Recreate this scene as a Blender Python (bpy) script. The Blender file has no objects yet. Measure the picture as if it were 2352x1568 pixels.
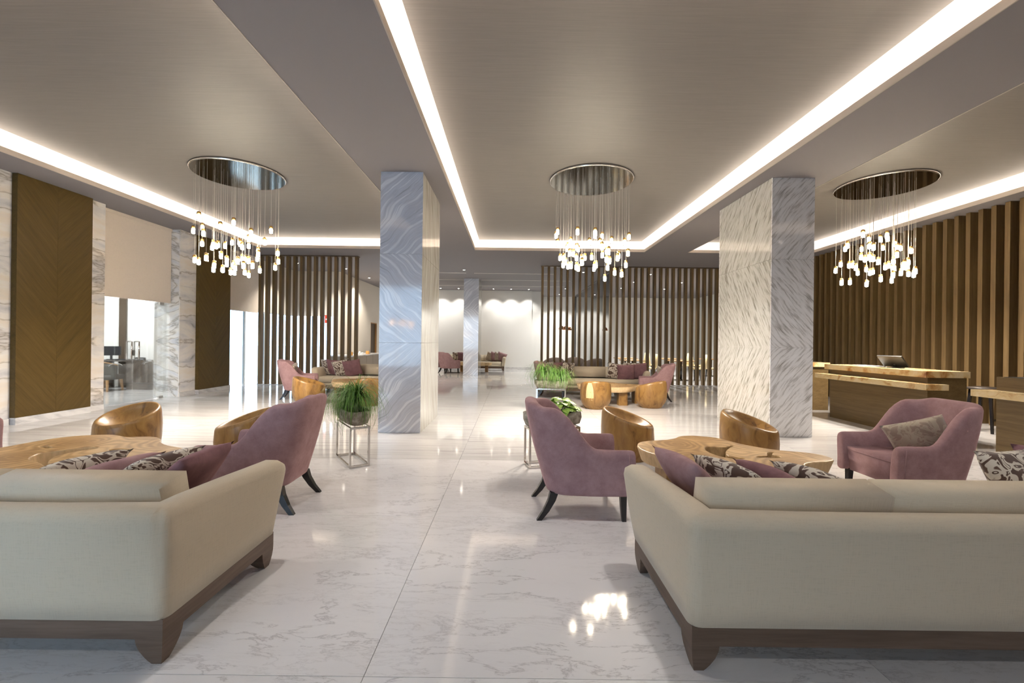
import bpy, bmesh, math, random
from mathutils import Vector, Matrix
R = math.radians
PI = math.pi
C = bpy.context.scene.collection
S = bpy.context.scene
random.seed(7)

# ------------------------------------------------------------------ camera, world, exposure
cam_d = bpy.data.cameras.new('camera')
cam_d.sensor_width = 36.0
cam_d.lens = 1000.0 / 2352 * 36.0
cam_d.clip_start = 0.05
cam = bpy.data.objects.new('camera', cam_d)
cam.location = (0, 0, 1.4)
cam.rotation_euler = (R(90), R(-0.7), 0)
C.objects.link(cam)
S.camera = cam

w = bpy.data.worlds.new('overcast_sky')
w.use_nodes = True
S.world = w
w.node_tree.nodes['Background'].inputs[0].default_value = (0.50, 0.72, 1.0, 1)
w.node_tree.nodes['Background'].inputs[1].default_value = 6.0

S.view_settings.view_transform = 'Standard'
S.view_settings.look = 'None'
S.view_settings.gamma = 1.0
S.view_settings.use_curve_mapping = False
S.view_settings.exposure = 0.46
S.cycles.use_denoising = True
S.cycles.max_bounces = 7
S.cycles.diffuse_bounces = 4
S.cycles.glossy_bounces = 3
S.cycles.transmission_bounces = 4
S.cycles.transparent_max_bounces = 12
S.cycles.use_adaptive_sampling = True
S.cycles.adaptive_threshold = 0.05
S.cycles.sample_clamp_indirect = 3.0
S.cycles.caustics_reflective = False
S.cycles.caustics_refractive = False

LED = 23.5       # cove strips
BULB = 60.0     # chandelier bulbs
BEAM = 122.0      # downward part of a chandelier's light
SPOT = 90.0      # recessed downlights, added fill ones too
WARM = (1.0, 0.86, 0.72)

# ------------------------------------------------------------------ material helpers
MATS = {}
class NT:
    def __init__(s, name):
        s.m = bpy.data.materials.new(name); s.m.use_nodes = True
        s.t = s.m.node_tree; s.n = s.t.nodes; s.l = s.t.links
        s.b = s.n['Principled BSDF']; s.out = s.n['Material Output']
        MATS[name] = s.m
    def node(s, typ, ins=None, **props):
        nd = s.n.new(typ)
        for k, v in props.items(): setattr(nd, k, v)
        for k, v in (ins or {}).items(): s.put(nd.inputs[k], v)
        return nd
    def put(s, sock, v):
        if isinstance(v, bpy.types.NodeSocket): s.l.new(v, sock)
        elif isinstance(v, bpy.types.Node): s.l.new(v.outputs[0], sock)
        else: sock.default_value = v
    def set(s, **kw):
        for k, v in kw.items(): s.put(s.b.inputs[k.replace('_', ' ')], v)
    def coord(s, kind='Object', rnd=0.0):
        if kind == 'World': o = s.node('ShaderNodeNewGeometry').outputs['Position']
        else: o = s.node('ShaderNodeTexCoord').outputs[kind]
        if rnd:
            oi = s.node('ShaderNodeObjectInfo').outputs['Random']
            k = s.node('ShaderNodeMath', {0: oi, 1: rnd}, operation='MULTIPLY')
            o = s.node('ShaderNodeVectorMath', {0: o, 1: k}, operation='ADD').outputs[0]
        return o
    def mapping(s, v, scale=(1, 1, 1), rot=(0, 0, 0), loc=(0, 0, 0)):
        return s.node('ShaderNodeMapping', {'Vector': v, 'Scale': scale, 'Rotation': rot, 'Location': loc}).outputs[0]
    def noise(s, v, scale=1, detail=4, rough=.5, dist=0, color=False):
        nd = s.node('ShaderNodeTexNoise', {'Vector': v, 'Scale': scale, 'Detail': detail, 'Roughness': rough, 'Distortion': dist})
        return nd.outputs['Color' if color else 0]
    def warp(s, v, scale, amt, detail=3):
        nz = s.noise(v, scale, detail, color=True)
        c = s.node('ShaderNodeVectorMath', {0: nz, 1: (.5, .5, .5)}, operation='SUBTRACT')
        k = s.node('ShaderNodeVectorMath', {0: c.outputs[0], 'Scale': amt}, operation='SCALE')
        return s.node('ShaderNodeVectorMath', {0: v, 1: k.outputs[0]}, operation='ADD').outputs[0]
    def ramp(s, fac, stops, interp='LINEAR'):
        nd = s.node('ShaderNodeValToRGB', {0: fac}); r = nd.color_ramp; r.interpolation = interp
        while len(r.elements) < len(stops): r.elements.new(0.5)
        for e, (p, c) in zip(r.elements, stops):
            e.position = p; e.color = (*c, 1) if len(c) == 3 else c
        return nd.outputs[0]
    def math(s, op, a, b=0.0, c=0.0):
        return s.node('ShaderNodeMath', {0: a, 1: b, 2: c}, operation=op).outputs[0]
    def mix(s, f, a, b, mode='MIX'):
        nd = s.node('ShaderNodeMix', data_type='RGBA', blend_type=mode)
        s.put(nd.inputs[0], f)
        s.put(nd.inputs[6], a if not isinstance(a, tuple) else (*a, 1)); s.put(nd.inputs[7], b if not isinstance(b, tuple) else (*b, 1))
        return nd.outputs[2]
    def bump(s, h, strength=.2, dist=.01):
        nd = s.node('ShaderNodeBump', {'Strength': strength, 'Distance': dist, 'Height': h})
        s.l.new(nd.outputs[0], s.b.inputs['Normal'])

def plain(name, col, rough=.5, metal=0.0, **kw):
    t = NT(name); t.set(Base_Color=(*col, 1), Roughness=rough, Metallic=metal, **kw); return t.m
def emit(name, col, st):
    t = NT(name); t.set(Base_Color=(*col, 1), Emission_Color=(*col, 1), Emission_Strength=st); return t.m
def glass(name, tint=(.93, .97, .97), refl=1.0):
    t = NT(name)
    tr = t.node('ShaderNodeBsdfTransparent', {'Color': (*tint, 1)})
    gl = t.node('ShaderNodeBsdfGlossy', {'Color': (1, 1, 1, 1), 'Roughness': 0.02})
    fr = t.node('ShaderNodeFresnel', {'IOR': 1.45})
    k = t.math('MULTIPLY', fr.outputs[0], refl)
    mx = t.node('ShaderNodeMixShader', {0: k, 1: tr.outputs[0], 2: gl.outputs[0]})
    t.l.new(mx.outputs[0], t.out.inputs[0]); return t.m

def floor_white():
    t = NT('floor_white_marble')
    v = t.coord('World', 40.0); v = t.mapping(v, (.55, 1.5, 1))
    v = t.warp(v, 1.6, .45, 6)
    a = t.math('ABSOLUTE', t.math('SUBTRACT', t.noise(v, 2.7, 9, .66), .5))
    b = t.math('ABSOLUTE', t.math('SUBTRACT', t.noise(t.mapping(v, (.8, 1.8, 1)), 5.5, 9, .7), .5))
    m_ = t.ramp(t.noise(v, 1.3, 3), [(.42, (0, 0, 0)), (.60, (1, 1, 1))])
    v1 = t.ramp(a, [(0, (.50, .49, .50)), (.006, (.80, .79, .79)), (.022, (1, 1, 1))])
    v2 = t.ramp(b, [(0, (.70, .685, .68)), (.014, (.93, .925, .92)), (.035, (1, 1, 1))])
    cl = t.ramp(t.noise(v, .9, 6), [(.3, (.70, .685, .685)), (.7, (.78, .765, .76))])
    c = t.mix(m_, t.mix(.7, cl, v2, 'MULTIPLY'), t.mix(.75, cl, v1, 'MULTIPLY'))
    t.set(Base_Color=c, Roughness=.07, Specular_IOR_Level=.65); return t.m
def floor_linear():
    t = NT('floor_linear_marble')
    v = t.coord('World', 23.0); v = t.warp(v, .5, .2, 4); v = t.mapping(v, (.45, 8.5, 1))
    n = t.noise(v, 1.6, 9, .68)
    c = t.ramp(n, [(.30, (.40, .38, .37)), (.42, (.54, .525, .515)), (.55, (.64, .625, .615)), (.7, (.58, .565, .555))])
    t.set(Base_Color=c, Roughness=.06, Specular_IOR_Level=.7); return t.m
def streak_marble(name, rot, scale, stops, warp=(1.0, .5), nscale=1.0, detail=7, rough=.08, dark=None, dscale=1.0):
    t = NT(name)
    v = t.coord('Object', 0); v = t.warp(v, warp[0], warp[1], 3)
    v = t.mapping(t.mapping(v, (1, 1, 1), rot), scale)
    n = t.noise(v, nscale, detail, .6)
    c = t.ramp(n, stops)
    if dark:
        a = t.math('ABSOLUTE', t.math('SUBTRACT', t.noise(v, dscale, 5, .6), .5))
        c = t.mix(1.0, c, t.ramp(a, [(0, dark), (.016, (.8, .78, .76)), (.04, (1, 1, 1))]), 'MULTIPLY')
    t.set(Base_Color=c, Roughness=rough, Specular_IOR_Level=.6); return t.m
def wood(name, c0, c1, c2, scale=(9, 9, .5), rough=.45, rot=(0, 0, 0), rnd=30.0, fine=True, dark=.0):
    t = NT(name)
    v = t.coord('Object', rnd); v = t.mapping(t.mapping(t.warp(v, 1.5, .04), (1, 1, 1), rot), scale)
    n = t.noise(v, 1.0, 7, .65)
    c = t.ramp(n, [(.25, c0), (.5, c1), (.75, c2)])
    if fine:
        f = t.noise(v, 7.0, 3, .5)
        c = t.mix(.35, c, t.ramp(f, [(.3, (.45, .42, .38)), (.6, (1, 1, 1))]), 'MULTIPLY')
    t.set(Base_Color=c, Roughness=rough, Specular_IOR_Level=.3); t.bump(n, .08, .004); return t.m
def ring_wood(name, stops, centre=(0, 0, 0), scale=6.0, tilt=(0, 0, 0), stretch=(1, 1, 1), rough=.4, vor=False, dist=3.0):
    t = NT(name)
    v = t.mapping(t.coord('Object', 0), stretch, tilt, centre)
    oi = t.node('ShaderNodeObjectInfo').outputs['Random']
    if vor:
        v = t.warp(v, 2.2, .22, 4)
        d = t.node('ShaderNodeTexVoronoi', {'Vector': v, 'Scale': 1.7}, voronoi_dimensions='2D', feature='SMOOTH_F1')
        d.inputs['Smoothness'].default_value = .4
        k = t.math('MULTIPLY', d.outputs['Distance'], scale * 8)
        n = t.math('MULTIPLY_ADD', t.math('SINE', k), .14, t.math('MULTIPLY_ADD', t.noise(v, 9, 6, .6), .5, t.math('MULTIPLY', d.outputs['Distance'], .5)))
    else:
        off = t.node('ShaderNodeVectorMath', {0: v, 1: t.math('MULTIPLY', oi, .6)}, operation='ADD').outputs[0]
        wv = t.node('ShaderNodeTexWave', {'Vector': off, 'Scale': scale, 'Distortion': dist, 'Detail': 3, 'Detail Scale': 1.2}, wave_type='RINGS', rings_direction='Z')
        n = t.math('MULTIPLY_ADD', wv.outputs['Fac'], .5, t.math('MULTIPLY', t.noise(off, 14, 6, .6), .5))
    c = t.ramp(n, stops)
    t.set(Base_Color=c, Roughness=rough, Specular_IOR_Level=.4); t.bump(n, .05, .004); return t.m
def velvet(name, col, col2):
    t = NT(name)
    v = t.coord('Object', 3.0)
    n = t.noise(v, 9, 6, .7); n2 = t.noise(v, 160, 2, .5)
    c = t.mix(t.ramp(n, [(.35, (0, 0, 0)), (.65, (1, 1, 1))]), col2, col)
    t.set(Base_Color=c, Roughness=.85, Sheen_Weight=.55, Sheen_Roughness=.35, Sheen_Tint=(*[min(1, x * 1.7) for x in col], 1), Specular_IOR_Level=.15)
    t.bump(n2, .15, .002); return t.m
def linen(name, col):
    t = NT(name)
    v = t.coord('Object', 2.0)
    a = t.noise(t.mapping(v, (60, 60, 6)), 3, 3); b = t.noise(t.mapping(v, (6, 6, 60)), 3, 3)
    n = t.math('ADD', a, b)
    c = t.mix(t.ramp(n, [(.7, (0, 0, 0)), (1.0 - .0, (1, 1, 1))]), tuple(x * .93 for x in col), col)
    t.set(Base_Color=c, Roughness=.9, Sheen_Weight=.2, Specular_IOR_Level=.12); t.bump(n, .2, .003); return t.m
def leaf_pattern(name, cream, brown, scale=9.0, th=.5):
    t = NT(name)
    v = t.coord('Object', 20.0); vw = t.warp(v, 5, .12, 2)
    f = t.noise(vw, scale, 1.2, .45, 2.4)
    c = t.ramp(f, [(.44, brown), (.47, tuple(x * 1.6 for x in brown)), (.485, cream), (.60, cream), (.615, brown), (.66, brown), (.675, cream)])
    t.set(Base_Color=c, Roughness=.75, Sheen_Weight=.3, Specular_IOR_Level=.2); return t.m

floor_white(); floor_linear()
streak_marble('pillar_grey_marble', (0, R(-38), 0), (.26, 1, 8.0), [(.28, (.24, .25, .29)), (.38, (.42, .435, .49)), (.44, (.62, .64, .71)), (.50, (.52, .535, .60)), (.58, (.80, .815, .86)), (.72, (.58, .595, .66))], (.75, .60), 1.7, 10)  # own grey bands, made bluer and brighter to stand in for cool reflections
streak_marble('pillar_beige_lit_marble', (R(72), 0, 0), (1, .5, 5.0), [(.28, (.33, .31, .265)), (.45, (.50, .48, .43)), (.6, (.60, .585, .54)), (.75, (.45, .43, .38))], (.6, .2), 2.2, 8)  # side veins; beige partly warm light put into colour, darkened against chandelier beams
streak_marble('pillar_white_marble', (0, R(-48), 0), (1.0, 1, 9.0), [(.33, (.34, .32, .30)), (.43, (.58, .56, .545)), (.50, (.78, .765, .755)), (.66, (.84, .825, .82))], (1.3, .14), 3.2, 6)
streak_marble('pillar_white_marble_side', (R(56), 0, 0), (1, 1.0, 9.0), [(.33, (.26, .245, .20)), (.43, (.42, .40, .355)), (.50, (.57, .555, .515)), (.66, (.62, .61, .58))], (1.3, .14), 3.2, 6)  # white marble's colour darkened on the sides to offset bright chandelier beams
streak_marble('wall_marble', (R(-14), 0, 0), (1, .55, 2.6), [(.28, (.40, .42, .47)), (.40, (.66, .65, .66)), (.52, (.80, .77, .74)), (.64, (.78, .71, .63)), (.75, (.72, .69, .68))], (.9, .40), 1.5, 7, .12, (.52, .49, .45), .9)
streak_marble('reveal_marble', (0, R(24), 0), (.55, 1, 2.6), [(.28, (.40, .43, .50)), (.40, (.66, .68, .72)), (.52, (.80, .79, .78)), (.64, (.80, .76, .70)), (.75, (.70, .70, .72))], (.9, .38), 1.5, 7, .12, (.52, .49, .45), .9)
streak_marble('plinth_marble', (R(15), 0, 0), (4, 2, 9), [(.3, (.42, .42, .44)), (.5, (.66, .65, .65)), (.7, (.74, .73, .72))], (1, .3), 1.4, 6, .15)
streak_marble('onyx', (R(20), R(30), 0), (2.2, 1.2, 3.5), [(.30, (.22, .085, .03)), (.38, (.42, .24, .09)), (.46, (.58, .43, .22)), (.6, (.63, .52, .33)), (.74, (.52, .33, .14))], (2.4, .7), 1.3, 5, .18)
streak_marble('dark_marble', (R(20), R(40), 0), (1, 1, 4), [(.3, (.05, .04, .035)), (.5, (.10, .085, .075)), (.7, (.16, .14, .12))], (1.5, .4), 2, 7, .15)
wood('veneer_left', (.066, .041, .010), (.094, .060, .016), (.12, .078, .024), (5, 14, .7), .38, (R(40), 0, 0), 0)
wood('veneer_right', (.066, .041, .010), (.094, .060, .016), (.12, .078, .024), (5, 14, .7), .38, (R(-40), 0, 0), 0)
wood('slat_wood', (.095, .060, .025), (.145, .094, .041), (.20, .134, .062), (14, 14, .45), .42)
wood('desk_veneer', (.085, .055, .022), (.125, .082, .034), (.16, .108, .05), (6, .6, 16), .35, rnd=5)
wood('walnut', (.085, .055, .038), (.13, .086, .06), (.175, .118, .085), (.7, .7, 12), .42, rnd=10)
STO = [(.30, (.065, .030, .010)), (.37, (.17, .085, .024)), (.46, (.25, .130, .037)), (.60, (.30, .165, .048)), (.75, (.36, .210, .068))]
t = NT('stool_wood')
v = t.coord('Object', 9.0); v = t.warp(v, 2.6, .30, 2); v = t.mapping(v, (10, 10, 1.6))
n = t.noise(v, 1.0, 7, .62, .6)
t.set(Base_Color=t.ramp(n, STO), Roughness=.36, Specular_IOR_Level=.45); t.bump(n, .05, .004)
ring_wood('table_wood', [(.30, (.34, .20, .085)), (.52, (.50, .32, .145)), (.70, (.62, .42, .205)), (.95, (.72, .52, .28))], scale=7.5, vor=True, rough=.35)
wood('table_edge', (.50, .33, .17), (.66, .47, .26), (.78, .60, .37), (5, 5, 1.5), .6)
wood('sapwood', (.62, .42, .20), (.74, .53, .28), (.82, .62, .36), (10, 10, 1), .45)
wood('bark_hollow', (.12, .06, .03), (.42, .27, .12), (.62, .44, .22), (7, 7, 3), .8)
linen('cream_linen', (.57, .485, .36))
linen('blind_fabric', (.80, .71, .62))
velvet('mauve_velvet', (.36, .225, .228), (.27, .157, .163))
velvet('plum_velvet', (.235, .125, .135), (.165, .085, .095))
leaf_pattern('brown_leaf_fabric', (.60, .54, .45), (.085, .048, .034), 8.0, .42)
leaf_pattern('taupe_leaf_fabric', (.40, .34, .255), (.30, .235, .185), 7.0, .42)
plain('black_lacquer', (.012, .011, .012), .25)
plain('black_plastic', (.02, .02, .022), .4)
plain('screen_black', (.012, .012, .016), .35)
plain('chrome', (.72, .69, .65), .16, 1.0)
plain('steel', (.55, .53, .50), .3, 1.0)
plain('bronze_mirror', (.34, .31, .25), .10, 1.0)
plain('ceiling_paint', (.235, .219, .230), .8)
plain('cove_paint', (.86, .82, .77), .8)
plain('fascia_paint', (.50, .44, .39), .8)
plain('wall_white', (.82, .81, .78), .75)
plain('wall_cream', (.74, .69, .62), .7)
plain('wall_grey', (.55, .53, .50), .7)
plain('grout', (.40, .38, .36), .6)
plain('pale_paving', (.85, .85, .83), .8)
plain('door_brown', (.075, .048, .026), .45)
plain('counter_taupe', (.25, .215, .18), .4)
plain('frame_grey', (.13, .13, .13), .4, .6)
plain('copper', (.72, .32, .17), .25, 1.0)
plain('soil', (.03, .022, .016), .95)
plain('charcoal_leather', (.045, .036, .032), .45)
plain('light_oak', (.40, .23, .10), .45)
plain('sign_red', (.65, .06, .03), .5)
plain('etch_white', (.85, .88, .90), .4)
plain('white_ceramic', (.85, .84, .81), .25)
plain('amber_glass', (.70, .36, .10), .2)
plain('dark_green_glass', (.02, .03, .02), .12)
plain('cream_leather', (.74, .62, .36), .5)
plain('brown_velour', (.14, .105, .085), .8)
plain('wire_clear', (.62, .58, .52), .3, .4)
plain('gold_cap', (.80, .46, .14), .3, .6)
glass('window_glass', (.965, .985, .98), .6)
glass('clear_glass', (.96, .97, .97), 1.0)
glass('blue_glass', (.74, .84, .86), 1.3)
emit('led_strip', WARM, LED)
emit('bulb', (1.0, .86, .66), BULB)
emit('warm_bulb', (1, .55, .25), 90.0)
emit('downlight_lens', (1, .93, .82), 60.0)
t = NT('ceiling_linen_paper')
v = t.coord('World'); n = t.noise(t.mapping(v, (1.2, 70, 1)), 2, 4, .6)
t.set(Base_Color=t.ramp(n, [(.3, (.162, .147, .136)), (.7, (.195, .178, .164))]), Roughness=.55); t.bump(n, .1, .003)
t = NT('stone_trough')
v = t.coord('Object', 2); n = t.noise(v, 14, 8, .7)
t.set(Base_Color=t.ramp(n, [(.3, (.12, .10, .075)), (.5, (.34, .30, .24)), (.7, (.60, .56, .49))]), Roughness=.9); t.bump(n, .9, .03)
for nm, a, b in (('grass_green', (.05, .14, .018), (.16, .32, .05)), ('leaf_green', (.20, .40, .04), (.60, .78, .20))):
    t = NT(nm); v = t.coord('Object', 5)
    t.set(Base_Color=t.ramp(t.noise(v, 9, 4), [(.35, a), (.65, b)]), Roughness=.5)

for _k in ('bulb', 'downlight_lens', 'warm_bulb'): MATS[_k].cycles.emission_sampling = 'NONE'   # tiny emitters: found by path hits, keeps renders quick
# ------------------------------------------------------------------ mesh helpers
class B:
    def __init__(s): s.bm = bmesh.new()
    def add(s, verts, faces):
        vs = [s.bm.verts.new(v) for v in verts]
        for f in faces:
            try: s.bm.faces.new([vs[i] for i in f])
            except ValueError: pass
        return vs
    def box(s, x0, x1, y0, y1, z0, z1):
        s.add([(x0, y0, z0), (x1, y0, z0), (x1, y1, z0), (x0, y1, z0), (x0, y0, z1), (x1, y0, z1), (x1, y1, z1), (x0, y1, z1)],
              [(3, 2, 1, 0), (4, 5, 6, 7), (0, 1, 5, 4), (1, 2, 6, 5), (2, 3, 7, 6), (3, 0, 4, 7)]); return s
    def loft(s, rings, cap=True, closed=False):
        n = len(rings[0]); vs = [[s.bm.verts.new(p) for p in r] for r in rings]
        m = len(vs)
        for i in range(m if closed else m - 1):
            a, b = vs[i], vs[(i + 1) % m]
            for j in range(n):
                k = (j + 1) % n
                s.bm.faces.new((a[j], a[k], b[k], b[j]))
        if cap and not closed:
            s.bm.faces.new(vs[0][::-1]); s.bm.faces.new(vs[-1])
        return s
    def lathe(s, prof, n=20, cx=0, cy=0):
        s.loft([[(cx + r * math.cos(2 * PI * j / n), cy + r * math.sin(2 * PI * j / n), z) for j in range(n)] for r, z in prof]); return s
    def tube(s, pts, r, n=6):
        pts = [Vector(p) for p in pts]; rings = []
        rs = r if isinstance(r, (list, tuple)) else [r] * len(pts)
        for i, p in enumerate(pts):
            d = (pts[min(i + 1, len(pts) - 1)] - pts[max(i - 1, 0)]).normalized()
            up = Vector((0, 0, 1)) if abs(d.z) < .9 else Vector((1, 0, 0))
            a = d.cross(up).normalized(); b = a.cross(d).normalized()
            rings.append([p + (a * math.cos(2 * PI * j / n) + b * math.sin(2 * PI * j / n)) * rs[i] for j in range(n)])
        s.loft(rings); return s
    def sq(s, pts, ws):
        """square section loft along z: pts centre, ws (wx, wy)"""
        s.loft([[(x - a / 2, y - b / 2, z), (x + a / 2, y - b / 2, z), (x + a / 2, y + b / 2, z), (x - a / 2, y + b / 2, z)] for (x, y, z), (a, b) in zip(pts, ws)]); return s
    def bevel(s, r, seg=3, ang=30):
        ed = [e for e in s.bm.edges if len(e.link_faces) == 2 and e.calc_face_angle(0) > R(ang)]
        bmesh.ops.bevel(s.bm, geom=ed, offset=r, segments=seg, affect='EDGES', profile=.5, clamp_overlap=True); return s
    def mesh(s, name, mat, smooth=False):
        bmesh.ops.recalc_face_normals(s.bm, faces=s.bm.faces)
        me = bpy.data.meshes.new(name); s.bm.to_mesh(me); s.bm.free()
        if isinstance(mat, str): mat = [mat]
        for m in mat: me.materials.append(MATS[m])
        if smooth: me.polygons.foreach_set('use_smooth', [True] * len(me.polygons))
        return me
    def build(s, name, mat, parent=None, smooth=False, loc=(0, 0, 0)):
        return obj(name, s.mesh(name, mat, smooth), parent, loc)
def obj(name, me, parent=None, loc=(0, 0, 0), rot=(0, 0, 0), sc=(1, 1, 1)):
    o = bpy.data.objects.new(name, me); C.objects.link(o)
    o.location = loc; o.rotation_euler = rot; o.scale = sc; o.parent = parent
    return o
def subsurf(o, lv=1):
    m = o.modifiers.new('Subdivision', 'SUBSURF'); m.levels = lv; m.render_levels = lv; return o
def tag(o, label, cat=None, group=None, kind=None):
    o['label'] = label
    if cat: o['category'] = cat
    if group: o['group'] = group
    if kind: o['kind'] = kind
    return o
def thing(name, label, cat=None, loc=(0, 0, 0), rz=0.0, group=None, kind=None):
    return tag(obj(name, None, None, loc, (0, 0, rz)), label, cat, group, kind)
KIDS = {}
def copy_tree(o, parent=None, loc=None, rz=None, label=None, group=None):
    kids = [c for c in C.objects if c.parent == o] if o.name not in KIDS else [bpy.data.objects[k] for k in KIDS[o.name]]
    KIDS[o.name] = [k.name for k in kids]
    c = o.copy(); C.objects.link(c); c.parent = parent
    if loc is not None: c.location = loc
    if rz is not None: c.rotation_euler = (0, 0, rz)
    if label: c['label'] = label
    if group: c['group'] = group
    for k in kids: copy_tree(k, c)
    return c
def bx(name, mat, x0, x1, y0, y1, z0, z1, parent=None, bev=0):
    """a box whose origin sits at its own centre"""
    cx, cy, cz = (x0 + x1) / 2, (y0 + y1) / 2, (z0 + z1) / 2
    b = B().box(x0 - cx, x1 - cx, y0 - cy, y1 - cy, z0 - cz, z1 - cz)
    if bev: b.bevel(bev, 2)
    return b.build(name, mat, parent, False, (cx, cy, cz))
def sstep(a, b, x):
    t = max(0, min(1, (x - a) / (b - a))); return t * t * (3 - 2 * t)

# ================================================================== THE SETTING
ZC, ZR = 3.94, 4.20           # soffit and recess heights
Y0, Y1 = -4.83, 25.05
XL, XR = -11.6, 10.4
# ---- floor: a bed with separate polished slabs
fl = B().box(XL, XR, Y0, Y1, -.12, -.021).build('floor', 'grout'); tag(fl, 'polished marble floor laid in large slabs', kind='structure')
sx, sy, gp = 2.2, 1.66, .0014
bslab = lambda n, m: B().box(-sx / 2 + gp, sx / 2 - gp, -sy / 2 + gp, sy / 2 - gp, -.02, 0).mesh(n, m)
me_w, me_l = bslab('floor_slab_white', 'floor_white_marble'), bslab('floor_slab_linear', 'floor_linear_marble')
for j in range(18):
    for i in range(10):
        y = Y0 + sy * (j + .5)
        obj('floor_slab', me_w if y < 5.13 else me_l, fl, (XL + sx * (i + .5), y, 0))
# ---- ceiling: soffit around three lit recesses
ce = thing('ceiling', 'dropped ceiling with three long lit coves', kind='structure')
CV = [(-7.10, -2.28), (-1.07, 3.67), (4.87, 8.26)]
CY0, CY1 = 3.05, 12.15
b = B()
b.box(XL, XR, Y0, CY0, ZC, ZC + .07); b.box(XL, XR, CY1, Y1, ZC, ZC + .07)
xs = [XL] + [v for c in CV for v in c] + [XR]
for k in range(0, len(xs), 2): b.box(xs[k], xs[k + 1], CY0, CY1, ZC, ZC + .07)
b.build('soffit', 'ceiling_paint', ce)
B().box(XL, XR, Y0, Y1, ZR + .02, ZR + .1).build('ceiling_slab', 'cove_paint', ce)
for k, (x0, x1) in enumerate(CV):
    sd = .16                                       # slot depth behind the lip
    b = B(); e = .02
    for a in ((x0 - sd - e, x0 - sd, CY0 - sd, CY1 + sd), (x1 + sd, x1 + sd + e, CY0 - sd, CY1 + sd), (x0 - sd, x1 + sd, CY0 - sd - e, CY0 - sd), (x0 - sd, x1 + sd, CY1 + sd, CY1 + sd + e)):
        b.box(*a, ZC + .07, ZR + .02)
    b.build('cove_back', 'cove_paint', ce)
    b = B(); t_ = .012                              # painted fascia on the lip
    b.box(x0, x0 + t_, CY0, CY1, ZC - .004, ZC + .075); b.box(x1 - t_, x1, CY0, CY1, ZC - .004, ZC + .075)
    b.box(x0 + t_, x1 - t_, CY0, CY0 + t_, ZC - .004, ZC + .075); b.box(x0 + t_, x1 - t_, CY1 - t_, CY1, ZC - .004, ZC + .075)
    b.build('cove_fascia', 'fascia_paint', ce)
    m = .13
    B().box(x0 + m, x1 - m, CY0 + m, CY1 - m, ZR, ZR + .02).build('recess_panel', 'ceiling_linen_paper', ce)
    for a in ((x0 - .09, x0 - .05, CY0, CY1), (x1 + .05, x1 + .09, CY0, CY1), (x0, x1, CY0 - .09, CY0 - .05), (x0, x1, CY1 + .05, CY1 + .09)):
        B().box(*a, ZC + .072, ZC + .082).build('led_strip', 'led_strip', ce)
for x0, x1, y in ((-4.6, -1.75, 16.3), (-1.45, 1.6, 16.3), (-4.6, -1.9, 18.1), (-1.3, 2.4, 18.1), (-4.6, 2.4, 20.0)):
    bx('air_slot', 'cove_paint', x0, x1, y - .02, y + .02, ZC - .006, ZC, ce)
# ---- left wall: marble slabs on a core, openings with glass
wl = B()
wl.box(-8.44, -7.862, Y0, 8.35, 0, ZC); wl.box(-8.42, -7.862, 10.282, 12.08, 0, ZC)
wl.box(-8.44, -8.14, 8.35, 10.26, 2.26, ZC); wl.box(-8.44, -8.14, 12.1, 16.3, 2.26, ZC)
wl = wl.build('wall_left', 'wall_cream'); tag(wl, 'marble clad side wall with two openings', kind='structure')
ZS = [0, 1.31, 2.62, ZC]
def clad(parent, mat, axis, pos, th, a0, a1, zs=ZS, name='marble_slab', flip0=0):
    for k in range(len(zs) - 1):
        h = zs[k + 1] - zs[k] - .003; wd = a1 - a0 - .003
        if axis == 'x': me = B().box(-th / 2, th / 2, -wd / 2, wd / 2, -h / 2, h / 2)
        else: me = B().box(-wd / 2, wd / 2, -th / 2, th / 2, -h / 2, h / 2)
        me = me.mesh(name, mat)
        zc = (zs[k] + zs[k + 1]) / 2; ac = (a0 + a1) / 2
        obj(name, me, parent, (pos, ac, zc) if axis == 'x' else (ac, pos, zc), (0, 0, 0), (1, 1, -1 if (k + flip0) % 2 else 1))
ys = [-4.8, -2.4, 0, 2.4, 4.6, 6.84]
for k in range(len(ys) - 1): clad(wl, 'wall_marble', 'x', -7.851, .02, ys[k], ys[k + 1], flip0=k)
clad(wl, 'wall_marble', 'x', -7.851, .02, 6.84, 8.37, flip0=1)
clad(wl, 'wall_marble', 'x', -7.851, .02, 10.26, 12.1, flip0=0)
clad(wl, 'reveal_marble', 'y', 10.271, .02, -8.44, -7.862, flip0=1)
clad(wl, 'reveal_marble', 'y', 8.361, .018, -8.44, -7.862, flip0=0)
clad(wl, 'reveal_marble', 'y', 12.091, .018, -8.44, -7.862, flip0=0)
tb = B().box(-7.841, -7.82, Y0, 6.78, 0, .1).box(-7.841, -7.82, 8.04, 8.36, 0, .1).box(-7.841, -7.82, 10.27, 10.76, 0, .1).box(-7.841, -7.82, 12.0, 12.1, 0, .1).build('baseboard_left', 'plinth_marble')
tag(tb, 'grey marble skirting along the left wall', kind='structure')
def wall_panel(y0, y1, label):
    p = thing('wall_panel', label, 'wall panel', (-7.75, (y0 + y1) / 2, 0), group='chevron veneer panels on the marble wall')
    w2 = (y1 - y0) / 2
    bx('panel_core', 'door_brown', -.09, -.012, -w2 + .004, w2 - .004, .11, ZC - .004, p)
    bx('veneer_leaf', 'veneer_right', -.012, 0, -w2, -.001, .11, ZC - .004, p)
    bx('veneer_leaf', 'veneer_left', -.012, 0, .001, w2, .11, ZC - .004, p)
    bx('edge_strip', 'veneer_left', -.088, -.013, -w2, -w2 + .004, .11, ZC - .004, p)
    bx('plinth', 'plinth_marble', -.09, .008, -w2, w2, 0, .108, p)
wall_panel(6.80, 8.02, 'tall chevron veneer wall panel nearest the camera, left of the glass office door')
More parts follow.
